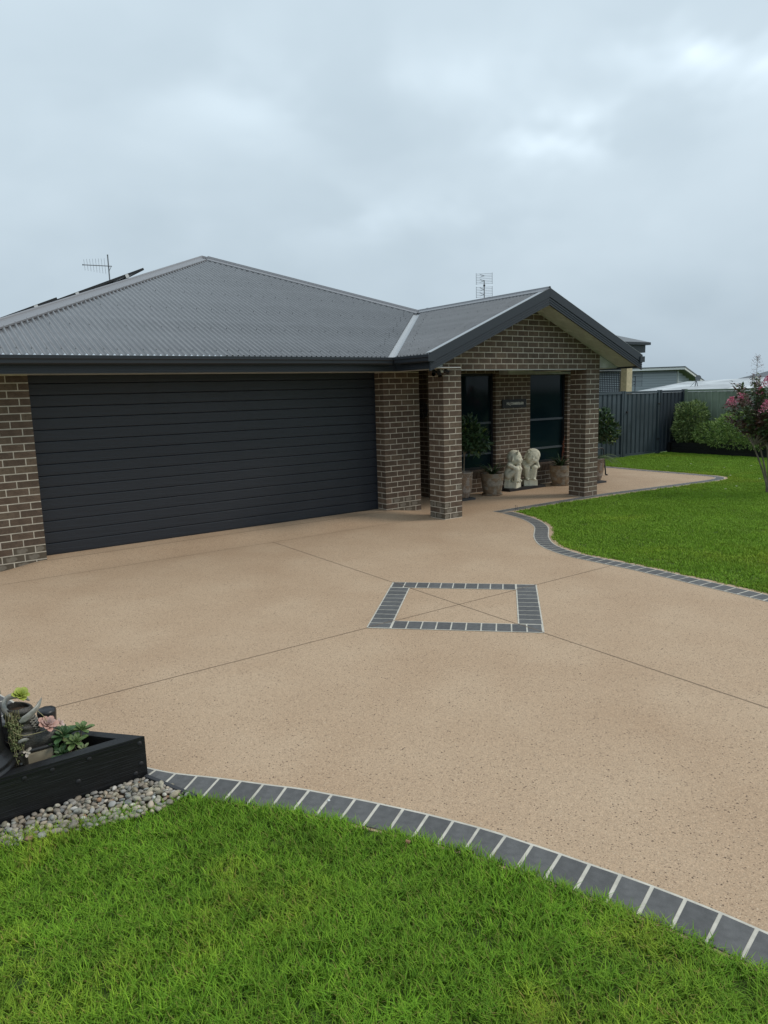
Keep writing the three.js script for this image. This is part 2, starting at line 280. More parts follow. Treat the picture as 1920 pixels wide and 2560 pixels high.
structure('ground', boxUV(slab([[-180, 60], [220, 60], [220, -260], [-180, -260]], -0.5, -0.05)), M.farGrass, 'flat grassy ground reaching to the horizon', 'ground');

// tiles of the border: each laid as its own thin piece on a pale joint strip
function band(name, label, a, side, w, s0, s1, pitch, tileW) {
  const strip = new Tri(), n = Math.ceil((s1 - s0) / 0.04);
  for (let i = 0; i < n; i++) {
    const [p, m] = a.at(s0 + (s1 - s0) * i / n), [q, k] = a.at(s0 + (s1 - s0) * (i + 1) / n);
    const A = p, B = q, C = q.clone().addScaledVector(k, side * w), D = p.clone().addScaledVector(m, side * w); [A, B, C, D].forEach(e => e.y = 0.0035);
    strip.quadUp(A, B, C, D);
  }
  const g = strip.geo(); { const nn = g.attributes.normal; for (let i = 0; i < nn.count; i++) nn.setXYZ(i, 0, 1, 0); }
  const base = structure(name, g, M.grout, label, 'paving border');
  const r = rngOf(Math.round(s1 * 1000));
  for (let s = s0 + 0.006; s + pitch <= s1 + 0.001; s += pitch) {
    const j = 0.0065 + r() * 0.0015, e0 = 0.013, e1 = tileW;
    const [p, m] = a.at(s + j), [q, k] = a.at(s + pitch - j), top = 0.0046 + r() * 0.0004;
    const A = p.clone().addScaledVector(m, side * e0), B = q.clone().addScaledVector(k, side * e0), C = q.clone().addScaledVector(k, side * e1), D = p.clone().addScaledVector(m, side * e1);
    const o = A.clone().add(C).multiplyScalar(0.5), t = new Tri(), up = h => e => V(e.x - o.x, h, e.z - o.z), T = [A, B, C, D].map(up(top)), Bt = [A, B, C, D].map(up(0.001));
    if (T[1].clone().sub(T[0]).cross(T[2].clone().sub(T[0])).y < 0) { T.reverse(); Bt.reverse(); }
    t.quad(T[0], T[1], T[2], T[3]); for (let i = 0; i < 4; i++) t.quad(Bt[i], Bt[(i + 1) % 4], T[(i + 1) % 4], T[i]);
    const tile = part('border_tile', t.geo(), M.tiles[Math.floor(r() * 3)], base); tile.position.set(o.x, 0, o.z);
  }
  return base;
}
const sAt = (a, f) => { let best = 0, bd = 1e9; for (let i = 0; i <= 900; i++) { const d = f(a.P[i]); if (d < bd) { bd = d; best = i; } } return best / 900 * a.len; };
band('driveway_border', 'dark slate tile border curving along the front lawn', nearInner, sideN, 0.19, sAt(nearInner, p => Math.abs(p.z - 3.3)), sAt(nearInner, p => Math.abs(p.z - 8.9)), 0.1235, 0.19);
band('driveway_border', 'dark slate tile border snaking between driveway and back lawn', farInner, sideF, 0.2, 0, sAt(farInner, p => Math.abs(p.z - 8.2)), 0.1265, 0.187);
band('path_border', 'slate tile border along the porch and side path', pathInner, sideP, 0.185, 0, pathInner.len, 0.125, 0.175);
// diamond of tiles in the middle of the driveway
{
  const cx = 2.66, cz = 4.385, hd = 1.025, S = hd * Math.SQRT2, w = 0.205, base = new Tri();
  const c = V(cx, 0, cz), e1 = V(1, 0, -1).normalize(), e2 = V(1, 0, 1).normalize();   // sides run along the diagonals of the yard
  const P = (u, v, y) => c.clone().addScaledVector(e1, u).addScaledVector(e2, v).setY(y);
  const h = S / 2;
  const frame = (a, b, d, e) => base.quadUp(P(a, d, 0.0035), P(a, e, 0.0035), P(b, e, 0.0035), P(b, d, 0.0035));
  frame(-h, h, -h, -h + w); frame(-h, h, h - w, h); frame(-h, -h + w, -h + w, h - w); frame(h - w, h, -h + w, h - w);
  const g = base.geo(); { const nn = g.attributes.normal; for (let i = 0; i < nn.count; i++) nn.setXYZ(i, 0, 1, 0); }
  const root = structure('paving_diamond', g, M.grout, 'diamond outline of dark slate tiles inlaid in the driveway', 'paving');
  const r = rngOf(404), n = 11, pitch = (S - 0.012) / (n + 0.68);
  const tile = (u0, u1, v0, v1) => {
    const o = P((u0 + u1) / 2, (v0 + v1) / 2, 0), t = new Tri(), top = 0.0046 + r() * 0.0004, q = (u, v, y) => P(u, v, y).sub(o);
    const T = [q(u0, v0, top), q(u0, v1, top), q(u1, v1, top), q(u1, v0, top)]; if (T[1].clone().sub(T[0]).cross(T[2].clone().sub(T[0])).y < 0) T.reverse(); const B = T.map(e => V(e.x, 0.001, e.z));
    t.quad(T[0], T[1], T[2], T[3]); for (let i = 0; i < 4; i++) t.quad(B[i], B[(i + 1) % 4], T[(i + 1) % 4], T[i]);
    part('paving_tile', t.geo(), M.tiles[Math.floor(r() * 3)], root).position.copy(o);
  };
  const j = 0.006;
  for (let k = 0; k < 4; k++) for (let i = 0; i < n; i++) {   // pinwheel: each side starts after the corner of the one before
    const a = -h + 0.012 + (i === 0 ? 0 : 0) + i * pitch, b = i === n - 1 ? h - w - 0.0 : a + pitch, lo = a + j, hi = b - j, v0 = -h + 0.012, v1 = -h + w - 0.012;
    if (hi - lo < 0.03) continue;
    if (k === 0) tile(lo, hi, v0, v1); else if (k === 1) tile(h - (w - 0.012), h - 0.012, lo, hi); else if (k === 2) tile(-hi, -lo, -v1, -v0); else tile(-h + 0.012, -h + w - 0.012, -hi, -lo);
  }
  // sawn joints: flat dark strips, groove shade put in as colour
  const jt = [];
  const strip = (x0, z0, x1, z1, y = 0.0032, w = 0.007) => { const a = V(x0, y, z0), b = V(x1, y, z1), d = b.clone().sub(a).normalize(), s = V(-d.z, 0, d.x).multiplyScalar(w / 2); jt.push(new Tri().quadUp(a.clone().sub(s), a.clone().add(s), b.clone().add(s), b.clone().sub(s)).geo()); };
  strip(2.66, 0.62, 2.66, cz - hd, 0.0025); strip(2.66, cz + hd, 2.66, 14, 0.0025); strip(-1.05, cz, cz * 0 + cx - hd, cz, 0.0025); strip(cx + hd, cz, 4.87, cz, 0.0025);
  strip(cx, cz - hd + w * 1.42, cx, cz + hd - w * 1.42, 0.0025); strip(cx - hd + w * 1.42, cz, cx + hd - w * 1.42, cz, 0.0025);
  for (const [a, b, d, e] of [[cx, cz - hd, cx, cz - hd + w * 1.42], [cx, cz + hd - w * 1.42, cx, cz + hd], [cx - hd, cz, cx - hd + w * 1.42, cz], [cx + hd - w * 1.42, cz, cx + hd, cz]]) strip(a, b, d, e, 0.0064, 0.006);
  strip(9.15, -0.84, 9.4, 0.93, 0.0025, 0.008);
  part('joint_line', mergeGeometries(jt), M.jointShade, driveway);
}
// threshold: the paving rises to the garage floor
{
  const nx = 70, nz = 16, pos = [], idx = [];
  const H = (x, z) => 0.072 * smooth(0.62, 0.0, z) * smooth(-0.62, 0.02, x) * smooth(5.72, 4.98, x);
  for (let j = 0; j <= nz; j++) for (let i = 0; i <= nx; i++) { const x = -0.72 + 6.5 * i / nx, z = -0.3 + 0.95 * j / nz; pos.push(x, 0.002 + H(x, Math.max(z, 0)), z); }
  for (let j = 0; j < nz; j++) for (let i = 0; i < nx; i++) { const a = j * (nx + 1) + i, b = a + nx + 1; idx.push(a, b, a + 1, b, b + 1, a + 1); }
  const g = new THREE.BufferGeometry(); g.setAttribute('position', new THREE.Float32BufferAttribute(pos, 3)); g.setIndex(idx); g.computeVertexNormals();
  part('threshold', boxUV(g), M.concrete, driveway);
  const jt = []; for (let i = 0; i < 40; i++) { const a = -0.3 + i * 0.14, b = a + 0.14; const A = V(a, 0.0045 + H(a, 0.05), 0.05), B = V(b, 0.0045 + H(b, 0.05), 0.05), w = V(0, 0, 0.004); jt.push(new Tri().quadUp(A.clone().sub(w), A.clone().add(w), B.clone().add(w), B.clone().sub(w)).geo()); }
  part('joint_line', mergeGeometries(jt), M.jointShade, driveway);  // slab joint as a flat strip, its shade painted dark
}

// ================================================================ HOUSE
const T225 = Math.tan(Math.PI / 8), CO = 0.086;
const J = n => 0.09 + (25 - n) * CO;
const house = thing('brick_house', 'single storey brown brick house with grey corrugated roof and gabled porch', 'house');
const brickList = [];
const wallCore = {};
function core(key, name, geo) { wallCore[key] = part(name, boxUV(geo), M.mortar, house); }
function brick(w, row, x0, x1, z0, z1, y0 = J(row) + 0.005, y1 = J(row - 1) - 0.005) { if (x1 - x0 > 0.012 && z1 - z0 > 0.012 && y1 - y0 > 0.012) brickList.push({ w, row, b: [x0, x1, Math.max(y0, 0.001), y1, z0, z1] }); }
// garage piers: three bricks wide with a one-brick reveal towards the door
core('garage_left', 'garage_pier', box(-0.7085, -0.0015, 0, 2.25, -0.2285, -0.0015));
core('garage_right', 'garage_pier', box(5.0015, 5.706, 0, 2.25, -0.2285, -0.0015));
for (let n = 1; n <= 26; n++) for (const [key, o] of [['garage_left', -0.71], ['garage_right', 5.0]]) {
  if (n % 2 === 0) { brick(key, n, o, o + 0.11, -0.23, 0); brick(key, n, o + 0.12, o + 0.35, -0.11, 0); brick(key, n, o + 0.36, o + 0.59, -0.11, 0); brick(key, n, o + 0.6, o + 0.71, -0.23, 0); } else {
    for (let k = 0; k < 3; k++) brick(key, n, o + 0.24 * k, o + 0.24 * k + 0.23, -0.11, 0); brick(key, n, o, o + 0.11, -0.23, -0.12); brick(key, n, o + 0.6, o + 0.71, -0.23, -0.12);
  }
}
// porch pillars: four bricks in a pinwheel, turned over every course
for (const [key, ox, par] of [['pillar_a', 5.395, 1], ['pillar_b', 8.635, 0]]) {
  const oz = 0.623; core(key, 'porch_pillar', box(ox + 0.0015, ox + 0.3485, 0, 2.24, oz + 0.0015, oz + 0.3485));
  for (let n = 1; n <= 26; n++) {
    const q = n % 2 === par ? [[0, 0.23, 0.24, 0.35], [0.24, 0.35, 0.12, 0.35], [0.12, 0.35, 0, 0.11], [0, 0.11, 0, 0.23]] : [[0, 0.11, 0.12, 0.35], [0.12, 0.35, 0.24, 0.35], [0.24, 0.35, 0, 0.23], [0, 0.23, 0, 0.11]];
    for (const [a, b, c, d] of q) brick(key, n, ox + a, ox + b, oz + c, oz + d);
  }
}
// gable over the porch
const RX = 7.19, rakeWall = x => 3.222 - T225 * Math.abs(x - RX);
{
  const X0 = 5.395, X1 = 8.985, s = new THREE.Shape([[X0 + 0.0015, 2.243], [X1 - 0.0015, 2.243], [X1 - 0.0015, rakeWall(X1)], [RX, rakeWall(RX)], [X0 + 0.0015, rakeWall(X0)]].map(p => new THREE.Vector2(...p)));
  const g = new THREE.ExtrudeGeometry(s, { depth: 0.1, bevelEnabled: false }); g.translate(0, 0, 0.8715); core('gable', 'gable_wall', g);
  const clipTop = (poly, f) => { const o = []; for (let i = 0; i < poly.length; i++) { const a = poly[i], b = poly[(i + 1) % poly.length], da = f(a), db = f(b); if (da >= 0) o.push(a); if (da * db < 0) { const t = da / (da - db); o.push([mix(a[0], b[0], t), mix(a[1], b[1], t)]); } } return o; };
  for (let n = 0; n >= -11; n--) {
    const y0 = J(n) + 0.005, y1 = J(n - 1) - 0.005;
    let x = X0, first = n % 2 === 0 ? 0.11 : 0.23;
    while (x < X1 - 0.02) {
      const e = Math.min(x + first, X1); let p = [[x, y0], [e, y0], [e, y1], [x, y1]];
      p = clipTop(p, q => 3.216 - T225 * (q[0] - RX) - q[1]); if (p.length > 2) p = clipTop(p, q => 3.216 + T225 * (q[0] - RX) - q[1]);
      if (p.length > 2) { const ys = p.map(q => q[1]), xs = p.map(q => q[0]); if (Math.max(...xs) - Math.min(...xs) > 0.02 && Math.max(...ys) - Math.min(...ys) > 0.012) brickList.push({ w: 'gable', row: n, b: [Math.min(...xs), Math.max(...xs), Math.min(...ys), Math.max(...ys), 0.863, 0.973], poly: p.length === 4 && Math.abs(p[2][1] - y1) < 1e-6 && Math.abs(p[3][1] - y1) < 1e-6 && p[3][0] === x ? null : p }); }
      x = e + 0.01; first = 0.23;
    }
  }
}
// porch back wall with two window openings, and the wall that turns into the entry
const ZB = -0.84, OPEN = [[7.02, 8.235], [9.185, 10.3]], WX0 = 6.65, WX1 = 10.9;
core('porch_back', 'porch_wall', merged([box(WX0 + 0.0015, OPEN[0][0] - 0.0015, 0, 2.24, ZB - 0.1085, ZB - 0.0015), box(OPEN[0][1] + 0.0015, OPEN[1][0] - 0.0015, 0, 2.24, ZB - 0.1085, ZB - 0.0015), box(OPEN[1][1] + 0.0015, WX1 - 0.0015, 0, 2.24, ZB - 0.1085, ZB - 0.0015),
  box(OPEN[0][0] - 0.0015, OPEN[0][1] + 0.0015, 0, 0.27, ZB - 0.1085, ZB - 0.0015), box(OPEN[1][0] - 0.0015, OPEN[1][1] + 0.0015, 0, 0.27, ZB - 0.1085, ZB - 0.0015), box(WX0 + 0.0015, WX1 - 0.0015, 2.244, 2.42, ZB - 0.1085, ZB - 0.0015)]));
for (let n = -1; n <= 26; n++) {
  const odd = Math.abs(n) % 2 === 1;
  const run = (x0, x1, first) => { let x = x0, w = first; while (x < x1 - 0.02) { const e = Math.min(x + w, x1); brick('porch_back', n, x, e, ZB - 0.11, ZB); x = e + 0.01; w = 0.23; } };
  if (n <= 0 || n >= 23 + 1) run(WX0, WX1, odd ? 0.23 : 0.11);
  else { run(WX0, OPEN[0][0], odd ? 0.23 : 0.11); run(OPEN[0][1], OPEN[1][0], odd ? 0.11 : 0.23); run(OPEN[1][1], WX1, odd ? 0.23 : 0.11); }
}
core('entry', 'entry_wall', box(WX0 + 0.0015, WX0 + 0.11, 0, 2.33, -2.6, ZB - 0.11));
for (let n = 0; n <= 26; n++) { let z = ZB - 0.12, w = n % 2 ? 0.11 : 0.23; while (z > -2.5) { brick('entry', n, WX0, WX0 + 0.11, z - w, z); z -= w + 0.01; w = 0.23; } }
// the 300 bricks that show largest stand as pieces of their wall, the rest are joined
{
  const r = rngOf(77), geos = new Map(), rest = [];
  for (const k of brickList) { const [x0, x1, y0, y1, z0, z1] = k.b, c = V((x0 + x1) / 2, (y0 + y1) / 2, (z0 + z1) / 2), d = c.distanceTo(CAM); const cam = CAM.clone().sub(c).normalize(); k.c = c; k.size = ((x1 - x0) * Math.max(cam.z, 0) + (z1 - z0) * Math.abs(cam.x) * (k.w.startsWith('pillar') || k.w.startsWith('garage') ? 0.6 : 0.3)) * (y1 - y0) / (d * d); if (k.w === 'entry') k.size *= 0.1; const bx = (k.w === 'pillar_a' || k.w === 'pillar_b'); if (bx && z1 < 0.75 && x0 > (k.w === 'pillar_a' ? 5.5 : 8.74)) k.size *= 0.01; if (k.w === 'garage_left' && z1 < -0.05) k.size *= 0.05; if (k.w === 'garage_right' && x0 > 5.55 && z1 < -0.05) k.size *= 0.01; k.tone = Math.floor(r() * 6); k.jit = [(r() - 0.5) * 0.0022, (r() - 0.5) * 0.0016]; }
  brickList.sort((a, b) => b.size - a.size);
  brickList.forEach((k, i) => {
    const [x0, x1, y0, y1, z0, z1] = k.b; let g;
    const L = [x1 - x0 - (k.w === 'entry' ? 0 : 0.0014), y1 - y0 - 0.0016, z1 - z0];
    if (k.poly) { const s = new THREE.Shape(k.poly.map(p => new THREE.Vector2(p[0] - k.c.x, p[1] - k.c.y))); g = boxUV(new THREE.ExtrudeGeometry(s, { depth: L[2], bevelEnabled: false })); g.translate(0, 0, -L[2] / 2); } else {
      const key = L.map(v => v.toFixed(3)).join(); g = geos.get(key); if (!g) { g = boxUV(new THREE.BoxGeometry(...L)); geos.set(key, g); }
    }
    const stained = (k.row >= 24 && (k.tone % 3 !== 0)) || (k.row >= 20 && k.w === 'pillar_a' && k.tone === 1);
    if (i < 300) { const m = part('brick', g, stained ? M.brickStained : M.bricks[k.tone], wallCore[k.w]); m.position.set(k.c.x + k.jit[0] * 0.4, k.c.y, k.c.z + k.jit[0]); } else {
      const h = g.clone(), n = h.attributes.position.count, t = brickTones[k.tone], f = stained ? 1.25 : 1, col = new Float32Array(n * 3); for (let q = 0; q < n; q++) { col[q * 3] = t[0] * f; col[q * 3 + 1] = t[1] * f; col[q * 3 + 2] = t[2] * f; }
      const uv = h.attributes.uv, du = r() * 3, dv = r() * 3; for (let q = 0; q < n; q++) uv.setXY(q, uv.getX(q) + du, uv.getY(q) + dv);
      h.setAttribute('color', new THREE.BufferAttribute(col, 3)); h.translate(k.c.x, k.c.y, k.c.z + k.jit[0]); rest.push(h);
    }
  });
  const m = part('brickwork', mergeGeometries(rest), M.brickRest, house); m.userData.kind = 'stuff';
}
// walls out of sight that close the house
part('side_wall', merged([box(-0.71, -0.6, 0, 2.25, -12, -0.24), box(-0.7, 10.9, 0, 2.25, -12.1, -12), box(10.79, 10.895, 0, 2.24, -12, -0.96), box(5.6, 5.705, 0, 2.33, -2.6, -0.24), box(5.6, 6.76, 0, 2.33, -2.7, -2.6)]), M.bricks[1], house);

// garage door of horizontal slats
{
  const d = part('garage_door', boxUV(box(-0.06, 5.06, 0.07, 2.3, -0.27, -0.252)), M.black, house);
  const pr = (h) => { const s = new THREE.Shape([[0, 0], [0, h], [0.012, h], [0.0185, h - 0.005], [0.02, h - 0.012], [0.02, 0.008], [0.0185, 0.003], [0.014, 0]].map(p => new THREE.Vector2(...p))); const g = new THREE.ExtrudeGeometry(s, { depth: 5.1, bevelEnabled: false }); g.rotateY(-Math.PI / 2); g.scale(1, 1, 1); g.translate(5.05, 0, 0); return g; };
  const g0 = boxUV(pr(0.1345));
  for (let k = 0; k < 16; k++) { const m = part('door_slat', g0, M.door, d); m.position.set(0, 0.083 + k * 0.138, -0.252); }
  part('bottom_seal', boxUV(box(-0.05, 5.05, 0.066, 0.085, -0.255, -0.232)), M.black, d);
}
// windows
OPEN.forEach(([a, b], i) => {
  const f = [], z0 = -0.965, z1 = -0.92, y0 = 0.43, y1 = 2.24, t = 0.045;
  f.push(box(a, a + t, y0, y1, z0, z1), box(b - t, b, y0, y1, z0, z1), box(a + t, b - t, y1 - t, y1, z0, z1), box(a + t, b - t, y0, y0 + t, z0, z1));
  const w = part('window', merged(f), M.frame, house, i ? 'dark aluminium window beside the porch pillar' : 'dark aluminium window behind the potted tree');
  for (const y of [1.31, 0.725]) part('glazing_bar', boxUV(box(a + t, b - t, y - 0.02, y + 0.02, z0 + 0.005, z1 - 0.004)), M.railing, w);
  [[y0 + t, 0.705], [0.745, 1.29], [1.33, y1 - t]].forEach(([p, q]) => part('pane', boxUV(box(a + t, b - t, p, q, -0.95, -0.944)), M.glass, w));
  const n = Math.round((b - a + 0.01) / 0.0865), pw = (b - a + 0.01) / n;
  const mo = bar(V(a, 0.345, ZB - 0.045), V(b, 0.345, ZB - 0.045), 0.11, 0.13, V(0, 0.97, 0.26)); part('sill_mortar', boxUV(mo), M.mortar, w);
  for (let k = 0; k < n; k++) { const x0 = a + k * pw, g = bar(V(x0, 0.347, ZB - 0.034), V(x0 + pw - 0.01, 0.347, ZB - 0.034), 0.112, 0.142, V(0, 0.97, 0.26)); part('sill_brick', boxUV(g), M.bricks[(k * 5 + i) % 6], w); }
});
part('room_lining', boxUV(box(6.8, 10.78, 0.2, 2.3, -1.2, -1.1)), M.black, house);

// ---- roof
const yF = z => 2.444 + T225 * (0.562 - z), yL = x => 2.444 + T225 * (x + 1.192), yR = x => 2.444 + T225 * (9.412 - x), yG = x => 3.434 - T225 * Math.abs(x - RX);
const AX = 4.11, AZ = -4.74, PITCH = 0.076, wave = u => 0.0135 * (2 * Math.pow(0.5 + 0.5 * Math.cos(2 * Math.PI * u / PITCH), 1.5) - 1);
function corr(u0, u1, lo, hi, P) {
  const n = Math.ceil((u1 - u0) / (PITCH / 8)), pos = [], idx = []; let c = 0;
  for (let i = 0; i <= n; i++) { const u = u0 + (u1 - u0) * i / n, a = lo(u), b = hi(u); const p = P(u, a, wave(u)), q = P(u, b, wave(u)); pos.push(...p, ...q); if (i) { idx.push(c, c + 1, c + 2, c + 1, c + 3, c + 2); c += 2; } }
  const g = new THREE.BufferGeometry(); g.setAttribute('position', new THREE.Float32BufferAttribute(pos, 3)); g.setIndex(idx); g.computeVertexNormals(); return boxUV(g);
}
const roofSheet = (g, label) => part('roof_sheet', g, M.roof, house, label);
roofSheet(corr(-1.19, 7.0, x => x < 4.7 ? 0.575 : 5.262 - x, x => x < AX ? -0.63 - x : x - 8.85, (x, z, h) => [x, yF(z) + h, z]), 'corrugated slope above the garage door');
roofSheet(corr(-12, 0.575, () => -1.205, z => z > AZ ? -0.63 - z : AX, (z, x, h) => [x, yL(x) + h, z]));
roofSheet(corr(-12, -0.4, z => z > AZ ? Math.min(z + 8.85, 9.412) : AX, z => 9.412, (z, x, h) => [x, yR(x) + h, z]));
roofSheet(corr(-1.9, 1.39, z => Math.max(4.785, 5.44 - z), () => RX, (z, x, h) => [x, yG(x) + h, z]), 'corrugated slope of the porch gable');
roofSheet(corr(-2.4, 1.39, () => 9.595, () => RX, (z, x, h) => [x, yG(x) + h, z]));
roofSheet(corr(9.0, 11.45, () => -0.28, x => -0.28 - (11.45 - x), (x, z, h) => [x, 2.44 + T225 * (-0.28 - z) + h, z]));
roofSheet(corr(-12, -0.28, z => 11.45, z => Math.max(11.45 - (-0.28 - z), 8.6), (z, x, h) => [x, 2.44 + T225 * (11.45 - x) + h, z]));
function sweepVec(offs, A, B) {
  const pos = []; for (let i = 0; i < offs.length - 1; i++) { const p = A.clone().add(offs[i]), q = A.clone().add(offs[i + 1]), r = B.clone().add(offs[i + 1]), s = B.clone().add(offs[i]); pos.push(...p, ...q, ...r, ...p, ...r, ...s); }
  const g = new THREE.BufferGeometry(); g.setAttribute('position', new THREE.Float32BufferAttribute(pos, 3)); g.computeVertexNormals(); return boxUV(g);
}
function cap(A, B, n1, n2, w = 0.155) {
  const d = B.clone().sub(A).normalize(), f = n => { const c = d.clone().cross(n).normalize(); return c.y > 0 ? c.negate() : c; }, f1 = f(n1), f2 = f(n2), up = n1.clone().add(n2).normalize(), side = f1.clone().sub(f2).normalize(), L = 0.0135, o = [];
  o.push(f1.clone().multiplyScalar(w + 0.004).addScaledVector(n1, -0.008), f1.clone().multiplyScalar(w).addScaledVector(n1, L), f1.clone().multiplyScalar(0.035).addScaledVector(n1, L));
  for (let k = 0; k <= 8; k++) { const t = Math.PI * k / 8; o.push(up.clone().multiplyScalar(0.012 + 0.022 * Math.sin(t)).addScaledVector(side, 0.024 * Math.cos(t))); }
  o.push(f2.clone().multiplyScalar(0.035).addScaledVector(n2, L), f2.clone().multiplyScalar(w).addScaledVector(n2, L), f2.clone().multiplyScalar(w + 0.004).addScaledVector(n2, -0.008));
  return sweepVec(o, A, B);
}
const c8 = Math.cos(Math.PI / 8), s8 = Math.sin(Math.PI / 8), nF = V(0, c8, s8), nL = V(-s8, c8, 0), nR = V(s8, c8, 0), apex = V(AX, yF(AZ) + 0.006, AZ);
const rc = (g, label) => part('ridge_cap', g, M.roofTrim, house, label);
rc(cap(V(-1.2, yF(0.57) + 0.006, 0.57), apex, nF, nL), 'capping along the left hip'); rc(cap(apex, V(7.1, yF(-1.75) + 0.006, -1.75), nF, nR), 'capping along the hip that runs down to the porch gable');
rc(cap(apex, V(AX, apex.y, -12), nL, nR)); rc(cap(V(RX, 3.44, 1.41), V(RX, 3.44, -1.86), V(-s8, c8, 0), nR), 'capping along the porch gable ridge');
rc(cap(apex.clone().add(V(0.16, 0.022, -0.1)), V(7.3, yF(-1.75) + 0.02, -1.86), nF, nR, 0.1)); rc(cap(V(11.45, 2.446, -0.28), V(8.7, 2.446 + T225 * 2.75, -3.03), V(0, c8, s8), nR));
// valley gutter between the two slopes
{ const a = V(4.80, 2.434, 0.57), b = V(7.19, 3.424, -1.828), u = V(-1, 0, 0.0), o = [V(-0.2, -0.006, 0), V(-0.02, -0.006, 0), V(-0.008, 0.003, 0), V(0.008, 0.003, 0), V(0.02, -0.006 + 0.014, 0), V(0.16, -0.006 + 0.166 * T225 - 0.003, 0)]; o[0] = V(-0.16, -0.006, 0); part('valley_flashing', sweepVec(o, a, b), std({ color: lin(0.36, 0.38, 0.4), roughness: 0.4 }), house); }
// screws
{
  const s = []; const g0 = new THREE.CylinderGeometry(0.0052, 0.0065, 0.008, 6); g0.translate(0, 0.0065, 0);
  const put = (x, y, z, tilt) => { const g = g0.clone(); g.applyQuaternion(new THREE.Quaternion().setFromUnitVectors(V(0, 1, 0), tilt)); g.translate(x, y, z); s.push(g); };
  [0.424, -0.44, -1.3, -2.16, -3.02, -3.88].forEach((z, k) => { for (let i = -15; i < 94; i++) { const x = i * PITCH; const step = k === 0 ? 2 : 3; if ((i + k) % step) continue; if (x < -0.45 - z + 0.16 - 0.2 || (x > AX && z < x - 8.85 + 0.25) || x + z > 5.2 || z < AZ + 0.2) continue; put(x, yF(z) + 0.012, z, nF); } });
  for (let k = 0; k < 22; k++) { const x = 4.9 + k * 0.1, z = 5.05 - x; if (x < 6.75) put(Math.round(x / PITCH) * PITCH, yF(z) + 0.012, z, nF); const zz = -1.6 + k * 0.1; put(5.66 - zz, yG(5.66 - zz) + 0.008, Math.round(zz / PITCH) * PITCH, nL); }
  [5.0, 5.75, 6.5].forEach((x, k) => { for (let i = -26; i < 18; i++) { if ((i + k) % 3) continue; const z = i * PITCH; if (x + z < 5.6) continue; put(x, yG(x) + 0.012, z, nL); } });
  for (let i = 0; i < 30; i++) { const t = i * PITCH * 2; if (t > 4.6) break; const x = -0.3 + t, z = -0.63 - x + 0.19; put(x, yF(z) + 0.011, z, nF); const z2 = -1.6 + t; if (z2 < 1.35) put(RX - 0.13, yG(RX - 0.13) + 0.011, z2, nL); }
  for (let i = 0; i < 18; i++) { const x = 4.35 + i * 0.15, z = x - 8.85 + 0.19; put(x, yF(z) + 0.011, z, nF); }
  const m = part('roof_screws', merged(s), std({ color: lin(0.07, 0.072, 0.08), roughness: 0.5 }), house); m.userData.kind = 'stuff';
}
// gutters, fascias, soffits, barge boards
const gutterP = [[0, 0.098], [0, 0], [0.09, 0], [0.11, 0.014], [0.113, 0.05], [0.126, 0.062], [0.128, 0.097], [0.118, 0.1], [0.114, 0.086], [0.1, 0.03], [0.01, 0.012]];
const fasciaP = [[-0.02, 0], [0, 0], [0, 0.016], [0.005, 0.018], [0.005, 0.034], [0, 0.036], [0, 0.052], [0.005, 0.054], [0.005, 0.066], [0, 0.068], [0, 0.084], [0.004, 0.086], [0.004, 0.2]];
const gut = (a, b, o) => part('gutter', boxUV(sweep(gutterP, a, b, o)), M.fascia, house), fas = (a, b, o) => part('fascia', boxUV(sweep(fasciaP, a, b, o)), M.fascia, house);
const Zp = V(0, 0, 1), Xm = V(-1, 0, 0), Xp = V(1, 0, 0);
gut(V(-1.12, 2.335, 0.5), V(4.744, 2.335, 0.5), Zp); fas(V(-1.12, 2.239, 0.5), V(4.87, 2.239, 0.5), Zp);
gut(V(4.87, 2.335, 0.626), V(4.87, 2.335, 1.44), Xm); fas(V(4.87, 2.239, 0.5), V(4.87, 2.239, 1.38), Xm);
gut(V(9.5, 2.335, 1.43), V(9.5, 2.335, -0.3), Xp); fas(V(9.5, 2.239, 1.38), V(9.5, 2.239, -0.34), Xp);
gut(V(9.5, 2.335, -0.34), V(11.4, 2.335, -0.34), Zp); fas(V(9.5, 2.239, -0.34), V(11.38, 2.239, -0.34), Zp); gut(V(11.38, 2.335, -0.3), V(11.38, 2.335, -12), Xp); fas(V(11.38, 2.239, -0.34), V(11.38, 2.239, -12), Xp);
gut(V(-1.12, 2.335, -12), V(-1.12, 2.335, 0.5), Xm); fas(V(-1.12, 2.239, -12), V(-1.12, 2.239, 0.5), Xm);
part('gutter_end', merged([box(4.742, 4.87, 2.336, 2.434, 1.437, 1.442), box(9.5, 9.628, 2.336, 2.434, 1.427, 1.432)]), M.fascia, house);
part('soffit', merged([box(-1.1, 5.39, 2.25, 2.262, -0.22, 0.49), box(4.875, 5.39, 2.25, 2.262, 0.49, 1.37), box(8.99, 9.49, 2.25, 2.262, -0.32, 0.96), box(-1.1, -0.72, 2.25, 2.262, -12, -0.22), box(9.0, 11.37, 2.2515, 2.2635, -0.83, -0.33), box(10.91, 11.37, 2.25, 2.262, -12, -0.83)]), M.soffit, house);
part('porch_ceiling', merged([box(5.4, 8.98, 2.34, 2.35, ZB + 0.0, 0.862), box(5.72, 6.64, 2.34, 2.35, -2.6, ZB)]), M.soffit, house);
part('porch_bulkhead', merged([box(8.32, 10.3, 2.212, 2.338, ZB + 0.004, -0.6), box(8.3, 10.31, 2.205, 2.217, -0.612, -0.585)]), M.soffit, house);
part('lintel', merged([box(5.75, 8.63, 2.2305, 2.2415, 0.868, 0.967), box(0.0, 5.0, 2.2465, 2.249, -0.22, -0.004)]), M.soffit, house);
